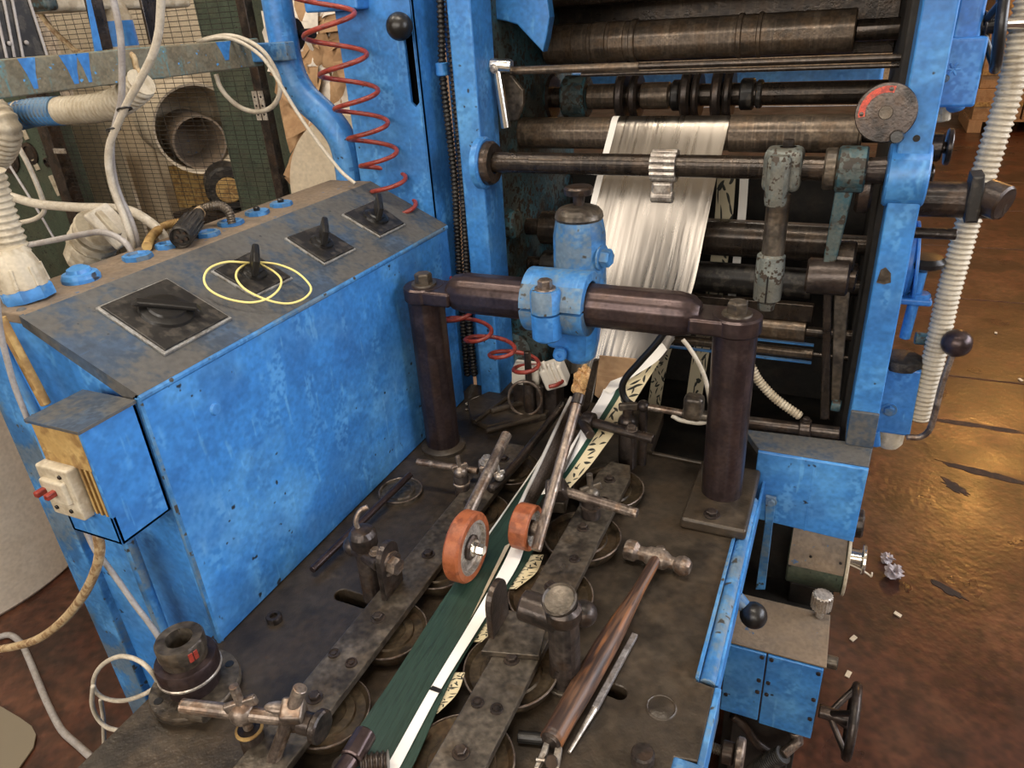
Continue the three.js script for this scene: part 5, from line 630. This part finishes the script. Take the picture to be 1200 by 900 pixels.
holder('black clamp pillar holding the flat arm of the larger wheel', [544, 594], 556, 0.0135, (t, b, top) => {
  wing(t, V(top.x, top.y + 0.006, top.z), 0.0125); const y = top.y - 0.004; P('cross_rod', rod(Yp(489, 541, y), Yp(560, 552, y), 0.0065), mRodSteel, t); P('clamp_block', [box(Yp(572, 548, y + 0.012), [0.03, 0.03, 0.03], 0.005, [0, 0.5, 0.2])], mRodSteel, t); P('nut', bolt(Yp(571, 541, y + 0.026), UP, 0.010, 0.009), mSteel, t); wing(t, Yp(585, 558, y), 0.009, mSteel); P('ring', lathe([[0.0135, 0], [0.0155, 0.001], [0.0155, 0.004], [0.0135, 0.005]], V(b.x, top.y - 0.02, b.z), UP, 24), mRodSteel, t); });
holder('clamp pillar with cross rod beside the printed leaf strip', [735, 545], 498, 0.0175, (t, b, top) => {
  const y = top.y + 0.006; P('head', [ball(V(top.x, y, top.z), 0.019), rod(V(top.x, y, top.z), V(top.x, y + 0.03, top.z), 0.010)], mDark, t); P('wing_nut', box(V(top.x, y + 0.034, top.z), [0.036, 0.016, 0.01], 0.004, [0, 0.4, 0]), mPlate, t); P('cross_rod', rod(Yp(684, 492, y), Yp(766, 515, y - 0.002), 0.0095), mDark, t); P('collar', [rod(Yp(684, 492, y), Yp(696, 495, y), 0.018), rod(Yp(672, 480, y), Yp(692, 510, y), 0.009)], mDark, t); P('set_screw', bolt(Yp(740, 503, y + 0.014), UP, 0.008), mRodSteel, t); });
holder('clamp pillar with long cross rod holding the smaller wheel', [693, 627], 584, 0.0165, (t, b, top) => {
  const y = top.y + 0.004; wing(t, V(top.x, y + 0.004, top.z), 0.0155, mPlate); P('cross_rod', rod(Yp(650, 572, y + 0.01), Yp(747, 602, y), 0.0082), mRodSteel, t); P('clamp_block', box(Yp(653, 574, y + 0.012), [0.034, 0.034, 0.03], 0.006, [0.4, 0.3, 0.2]), mDark, t); P('ring', lathe([[0.0165, 0], [0.019, 0.001], [0.019, 0.005], [0.0165, 0.006]], V(b.x, top.y - 0.016, b.z), UP, 24), mRodSteel, t); });
holder('stout black clamp pillar with ball ended arm next to the hammer', [663, 800], 716, 0.0205, (t, b, top) => {
  const y = top.y - 0.004; P('head', lathe([[0, 0], [0.0205, 0], [0.0235, 0.006], [0.0235, 0.02], [0.019, 0.026], [0, 0.026]], V(top.x, top.y - 0.014, top.z), UP, 28), mDark, t); P('tilted_cap', lathe([[0, 0], [0.016, 0], [0.022, 0.012], [0.023, 0.018], [0.021, 0.02], [0.019, 0.017], [0, 0.016]], V(top.x, top.y + 0.008, top.z), V(-0.15, 1, 0.35), 28), mPlate, t);
  const e = Yp(684, 719, y - 0.012), a = Yp(612, 708, y - 0.006); P('side_arm', [rod(a, V(top.x, y - 0.01, top.z), 0.0205), rod(V(top.x, y - 0.01, top.z), e, 0.013), ball(e, 0.0175)], mDark, t);
  const bx = -0.362, bz = Yp(594, 735, 0.85).z, ar = []; for (let i = 0; i <= 12; i++) { const q = i / 12 * Math.PI; ar.push(V(bx, 0.9 + 0.026 * Math.sin(q), bz + 0.026 * Math.cos(q))); } P('bracket', prism([V(bx, 0.842, bz - 0.026), V(bx, 0.842, bz + 0.026), ...ar], V(0.009, 0, 0), 0.0015), mDark, t); P('foot', [prism([V(-0.36, 0.8415, bz - 0.03), V(-0.3, 0.8415, bz - 0.04), V(-0.285, 0.8415, bz + 0.03), V(-0.36, 0.8415, bz + 0.05)].reverse(), V(0, 0.008, 0), 0.001), rod(V(b.x, TY, b.z), V(b.x, TY + 0.006, b.z), 0.026)], mPlate, t); });
holder('clamp pillar with wing nut and upright rod near the flanged spool', [304, 890], 853, 0.0145, (t, b, top) => {
  P('collar', lathe([[0.0135, 0], [0.0165, 0], [0.0165, 0.002], [0.0135, 0.003]], V(b.x, top.y - 0.003, b.z), UP, 24), mTan, t); const h = up(b, 834); wing(t, h, 0.0165); P('cross_rod', [rod(Yp(213, 827, h.y), Yp(345, 843, h.y), 0.0088)], mRodSteel, t); P('stem', rod(top, h, 0.006), mRodSteel, t);
  const cb = Yp(345, 838, h.y + 0.008); P('clamp_block', box(cb, [0.026, 0.046, 0.026], 0.004, [0.35, 0.4, -0.25]), mRodSteel, t); P('upright_rod', rod(Yp(352, 806, h.y + 0.05), Yp(315, 905, 0.82), 0.0082), mRodSteel, t); P('thumb_screw', new THREE.SphereGeometry(1, 18, 10).scale(0.017, 0.005, 0.008).rotateY(0.3).translate(...Yp(326, 829, h.y + 0.02).toArray()), mRodSteel, t); P('knurled_knob', [rod(Yp(352, 846, h.y), Yp(368, 850, h.y), 0.013), rod(Yp(370, 850, h.y), Yp(379, 853, h.y), 0.0195)], mDark, t); });
holder('brown clamp rod leaning on the near end of the strip', [408, 925], 895, 0.012, (t, b, top) => { const y = 0.86; P('rod', [rod(Yp(396, 912, y), Yp(411, 890, y), 0.0105), rod(Yp(411, 890, y), Yp(429, 859, y), 0.0135)], mPost, t); P('spring', ribbed([Yp(424, 897, y - 0.01), Yp(440, 894, y - 0.01), Yp(455, 892, y - 0.01)], 0.0125, 0.006, 0.003, 12), mDark, t); });
// ---------------------------------------------------------------- rear of the table: hook rod, joints, ring
{ const t = T('hook_rod', 'black bent hook rod reaching up beside the printed strip', 'rod'), z = -1.17; P('rod', sweep([[790, 372], [771, 400], [750, 424], [734, 442], [729, 455], [733, 468], [744, 476], [752, 477]].map(p => Zp(...p, z)), 0.0066, 50, 10), mBlack, t); const a = Zp(754, 476, z); P('joint', [ball(a, 0.012), rod(V(a.x, TY, a.z), a, 0.0085)], mDark, t); P('cross_rod', rod(a, Zp(800, 484, z), 0.0065), mRodSteel, t); P('fitting', [box(Zp(813, 477, z), [0.036, 0.05, 0.03], 0.01), rod(Zp(800, 484, z), Zp(830, 488, z), 0.01)], mPlate, t); }
M1('cable', 'grey white wire rising behind the right hand post', 'cable', sweep([[787, 487], [800, 493], [826, 495], [832, 480], [828, 450], [820, 428], [808, 408], [800, 398]].map(p => Zp(...p, -1.2)), 0.0042, 50, 8), mWhiteCable);
M1('flexible_hose', 'grey ribbed flexible hose behind the right hand post', 'hose', ribbed([[880, 430], [890, 447], [910, 468], [938, 488]].map(p => Zp(...p, -1.3)), 0.0095, 0.006, 0.002, 12), mCream);
{ const b = Yp(622, 488, TY), t = T('ring_stand', 'dark stem with a loop of wire at the table back', 'stand'), m1 = up(b, 448), m2 = up(b, 412); P('stem', [rod(b, m1, 0.013), rod(m1, m2, 0.0075), rod(V(b.x + 0.024, b.y, b.z), V(b.x + 0.024, m1.y - 0.005, b.z), 0.008)], mDark, t); const c = lerp(b, m1, 0.55); P('wire_ring', new THREE.TorusGeometry(0.036, 0.003, 8, 36).rotateY(0.3).scale(1, 1.15, 1).translate(c.x - 0.004, c.y + 0.006, c.z + 0.016), mRodSteel, t); P('base', lathe([[0, 0], [0.03, 0], [0.03, 0.006], [0, 0.008]], b, UP, 20), mDark, t); }
M1('cable', 'pale wire lying over the back left of the table', 'cable', sweep([[546, 474], [560, 466], [580, 462], [598, 464], [612, 470]].map(p => Yp(...p, 0.806)), 0.0035, 30, 8), mWhiteCable);
{ const t = T('slide_block', 'slotted dark casting at the back left of the table', 'casting'); P('body', prism([[548, 476], [600, 452], [655, 470], [640, 492], [572, 505], [552, 496]].map(p => Yp(...p, 0.801)), V(0, 0.014, 0), 0.003), mTable, t); P('rib', [rod(Yp(575, 482, 0.82), Yp(612, 472, 0.82), 0.007), rod(Yp(570, 505, 0.812), Yp(632, 488, 0.812), 0.006), rod(Yp(556, 494, 0.818), Yp(600, 462, 0.818), 0.005)], mTable, t); }
{ const z = -1.31, t = T('white_adapter', 'white plastic power adapter at the table back', 'adapter'), a = Zp(618, 437, z), b = Zp(650, 438, z), m = mat({ color: 0xd9d2c4, roughness: 0.5 }); P('body', [box(a, [0.062, 0.04, 0.05], 0.005, [0, 0.2, -0.06])], m, t); P('plug_body', [box(b, [0.05, 0.052, 0.05], 0.006, [0, 0.2, 0.35])], m, t); for (let i = 0; i < 4; i++) P('rib', box(V(b.x - 0.018 + i * 0.011, b.y + 0.012 + (i % 2) * 0.004, b.z + 0.024), [0.006, 0.05, 0.008], 0.002, [0, 0.2, 0.35]), m, t); P('rest', mm(a.x - 0.03, b.x + 0.01, TY, a.y - 0.018, z - 0.03, z + 0.02), mDark, t); }
{ const c = Yp(684, 449, 0.91), g = new THREE.IcosahedronGeometry(0.03, 4), p = g.attributes.position; for (let i = 0; i < p.count; i++) { const x = p.getX(i) / 0.03, y = p.getY(i) / 0.03, z = p.getZ(i) / 0.03, k = 0.85 + 0.3 * Math.sin(4 * x + 3 * y) * Math.cos(5 * z + 2 * y) + 0.12 * Math.sin(11 * y + 7 * x * z); p.setXYZ(i, p.getX(i) * k * 0.72, p.getY(i) * k * 1.5, p.getZ(i) * k * 0.8); } g.computeVertexNormals(); g.rotateZ(-0.15); g.translate(c.x, c.y, c.z); M1('tape_wad', 'crumpled tan paper tape wad under the blue clamp', 'tape', g, mat({ map: steelTex(0.1, [206, 166, 112], [224, 190, 140], [170, 126, 78], [184, 140, 90], [8, 8]), roughness: 0.45 })); }
M1('cardboard_flap', 'brown cardboard flap below the foil web', 'card', prism([[703, 416], [746, 420], [742, 436], [716, 446], [702, 466], [697, 462]].map(p => Zp(...p, -1.26)), V(0, 0, 0.003), 0.0005), mCard);
M1('rust_bar', 'narrow rusty bar standing beside the cardboard flap', 'bar', prism([[697, 420], [703, 420], [694, 470], [686, 486], [681, 484]].map(p => Zp(...p, -1.2)), V(0, 0, 0.01), 0.001), mRollDark);
// ---------------------------------------------------------------- spool, hammer, file and pliers
{ const b = Yp(233, 812, TY), s = mpp(V(b.x, TY + 0.03, b.z)), t = T('flanged_spool', 'stepped steel flanged spool standing at the table corner', 'spool');
  P('flange', lathe([[0, 0], [s * 46, 0], [s * 51, 0.01], [s * 51.5, 0.018], [s * 50, 0.021], [0, 0.021]], b, UP, 48), mPlate, t); for (let i = 0; i < 4; i++) { const a = i * Math.PI / 2 + 0.5; P('bolt_hole', lathe([[0, 0], [0.006, 0], [0.006, 0.001], [0, 0.001]], V(b.x + s * 41 * Math.cos(a), b.y + 0.0208, b.z + s * 41 * Math.sin(a)), UP, 16), mBlack, t); }
  P('middle_ring', lathe([[s * 24, 0.018], [s * 29, 0.02], [s * 29, 0.04], [s * 34.5, 0.044], [s * 35, 0.05], [s * 35, 0.066], [s * 33.5, 0.07], [s * 18, 0.07], [s * 24, 0.018]], b, UP, 44), mPost, t); P('steel_edge', lathe([[s * 34.8, 0.045], [s * 36, 0.046], [s * 36, 0.0485], [s * 34.8, 0.05]], b, UP, 44), mSteel, t); P('upper_ring', lathe([[s * 14.5, 0.03], [s * 25, 0.066], [s * 25, 0.078], [s * 27, 0.082], [s * 27, 0.1], [s * 25.5, 0.103], [s * 15, 0.103], [s * 14.5, 0.1], [s * 14.5, 0.03]], b, UP, 44), mPlate, t); P('bore', lathe([[0, 0.03], [s * 15, 0.03], [s * 15, 0.034], [0, 0.034]], b, UP, 28), mBlack, t); const pm = V(b.x + s * 27 * 0.8, b.y + 0.092, b.z - s * 27 * 0.55); P('paint_mark', [0, 1].map(i => { const a = -0.15 - i * 0.22; return box(V(b.x + s * 27.3 * Math.cos(a), b.y + 0.09, b.z - s * 27.3 * Math.sin(a)), [0.0012, 0.014, s * 5], 0.0004, [0, a, 0]); }), mRed, t, 'dab of red paint'); P('clamp_lug', [rod(Yp(216, 832, TY + 0.02), Yp(244, 836, TY + 0.02), 0.012), rod(Yp(190, 830, TY + 0.006), Yp(218, 842, TY + 0.006), 0.01)], mPlate, t); }
{ const t = T('hammer', 'ball peen hammer with a worn dark wooden handle', 'hammer'), y = TY + 0.0185, eye = Yp(771, 652, y + 0.004), butt = Yp(646, 868, y), d = butt.clone().sub(eye), n = d.clone().normalize(), sd = n.clone().cross(UP).normalize();
  const g = sweep([eye, lerp(eye, butt, 0.25), lerp(eye, butt, 0.5), lerp(eye, butt, 0.75), butt], (s, k) => 0.0088 + 0.0075 * sm(0.15, 0.6, k) - 0.0015 * sm(0.75, 0.95, k), 40, 16, false, false, true); P('handle', g, mWoodHandle, t, 'brown wooden handle worn bare in places');
  const hd = Yp(804, 664, y).sub(Yp(726, 640, y)).normalize(), pr = [[0, -0.052], [0.0145, -0.052], [0.0155, -0.049], [0.0155, -0.036], [0.0105, -0.03], [0.0105, -0.022], [0.014, -0.014], [0.015, 0], [0.014, 0.012], [0.009, 0.02], [0.0085, 0.026], [0.0125, 0.031], [0.0148, 0.038], [0.0135, 0.046], [0.009, 0.0515], [0, 0.053]].map(([r, h]) => [r * 1.08, h * 1.02]);
  P('head', [lathe(pr, V(eye.x, y, eye.z), hd, 28)], mRodSteel, t); P('wedge_end', box(eye.clone().addScaledVector(n, -0.012), [0.014, 0.018, 0.012], 0.003, [0, 0.5, 0]), mRodSteel, t); P('grip_end', rod(lerp(eye, butt, 0.985), butt.clone().addScaledVector(n, 0.004), 0.0145, 0.012), mDark, t); }
{ const t = T('steel_file', 'slim grey steel file with a tapered tang beside the hammer', 'file'), y = TY + 0.004, a = Yp(744, 746, y), b = Yp(697, 833, y), c = Yp(667, 883, y), d = b.clone().sub(a).normalize(), s = d.clone().cross(UP).normalize();
  P('blade', prism([a.clone().addScaledVector(s, -0.0043), a.clone().addScaledVector(s, 0.0043), b.clone().addScaledVector(s, 0.0043), b.clone().addScaledVector(s, -0.0043)].reverse(), V(0, 0.007, 0), 0.0012), mat({ map: mSteel.map, color: 0xd0d2dc, roughness: 0.4, metalness: 0.5 }), t); P('tang', rod(b.clone().add(V(0, 0.0035, 0)), c.clone().add(V(0, 0.002, 0)), 0.0042, 0.0022, 10), mSteel, t); }
{ const t = T('pliers', 'small steel cutters with a black grip below the hammer', 'pliers'), y = TY + 0.008; P('grip', rod(Yp(607, 863, y), Yp(638, 866, y), 0.0075), mBlack, t); P('jaw', [prism([[640, 868], [645, 874], [640, 890], [631, 905], [626, 905], [634, 885]].map(p => Yp(...p, y)), V(0, 0.008, 0), 0.001), prism([[652, 876], [659, 880], [655, 905], [645, 905]].map(p => Yp(...p, y)), V(0, 0.008, 0), 0.001)], mSteel, t); P('pivot', rod(Yp(646, 893, y), Yp(646, 893, y + 0.014), 0.008), mDark, t); P('spring', rod(Yp(628, 890, y + 0.01), Yp(650, 892, y + 0.01), 0.002), mSteel, t); }

// ---------------------------------------------------------------- every group stands at its thing's base
for (const o of things) if (o.isGroup) { const b = new THREE.Box3().setFromObject(o), c = b.getCenter(V(0, 0, 0)); c.y = b.min.y; o.position.copy(c); o.traverse(k => { if (k.isMesh) k.geometry.translate(-c.x, -c.y, -c.z); }); }
renderer.render(scene, camera);
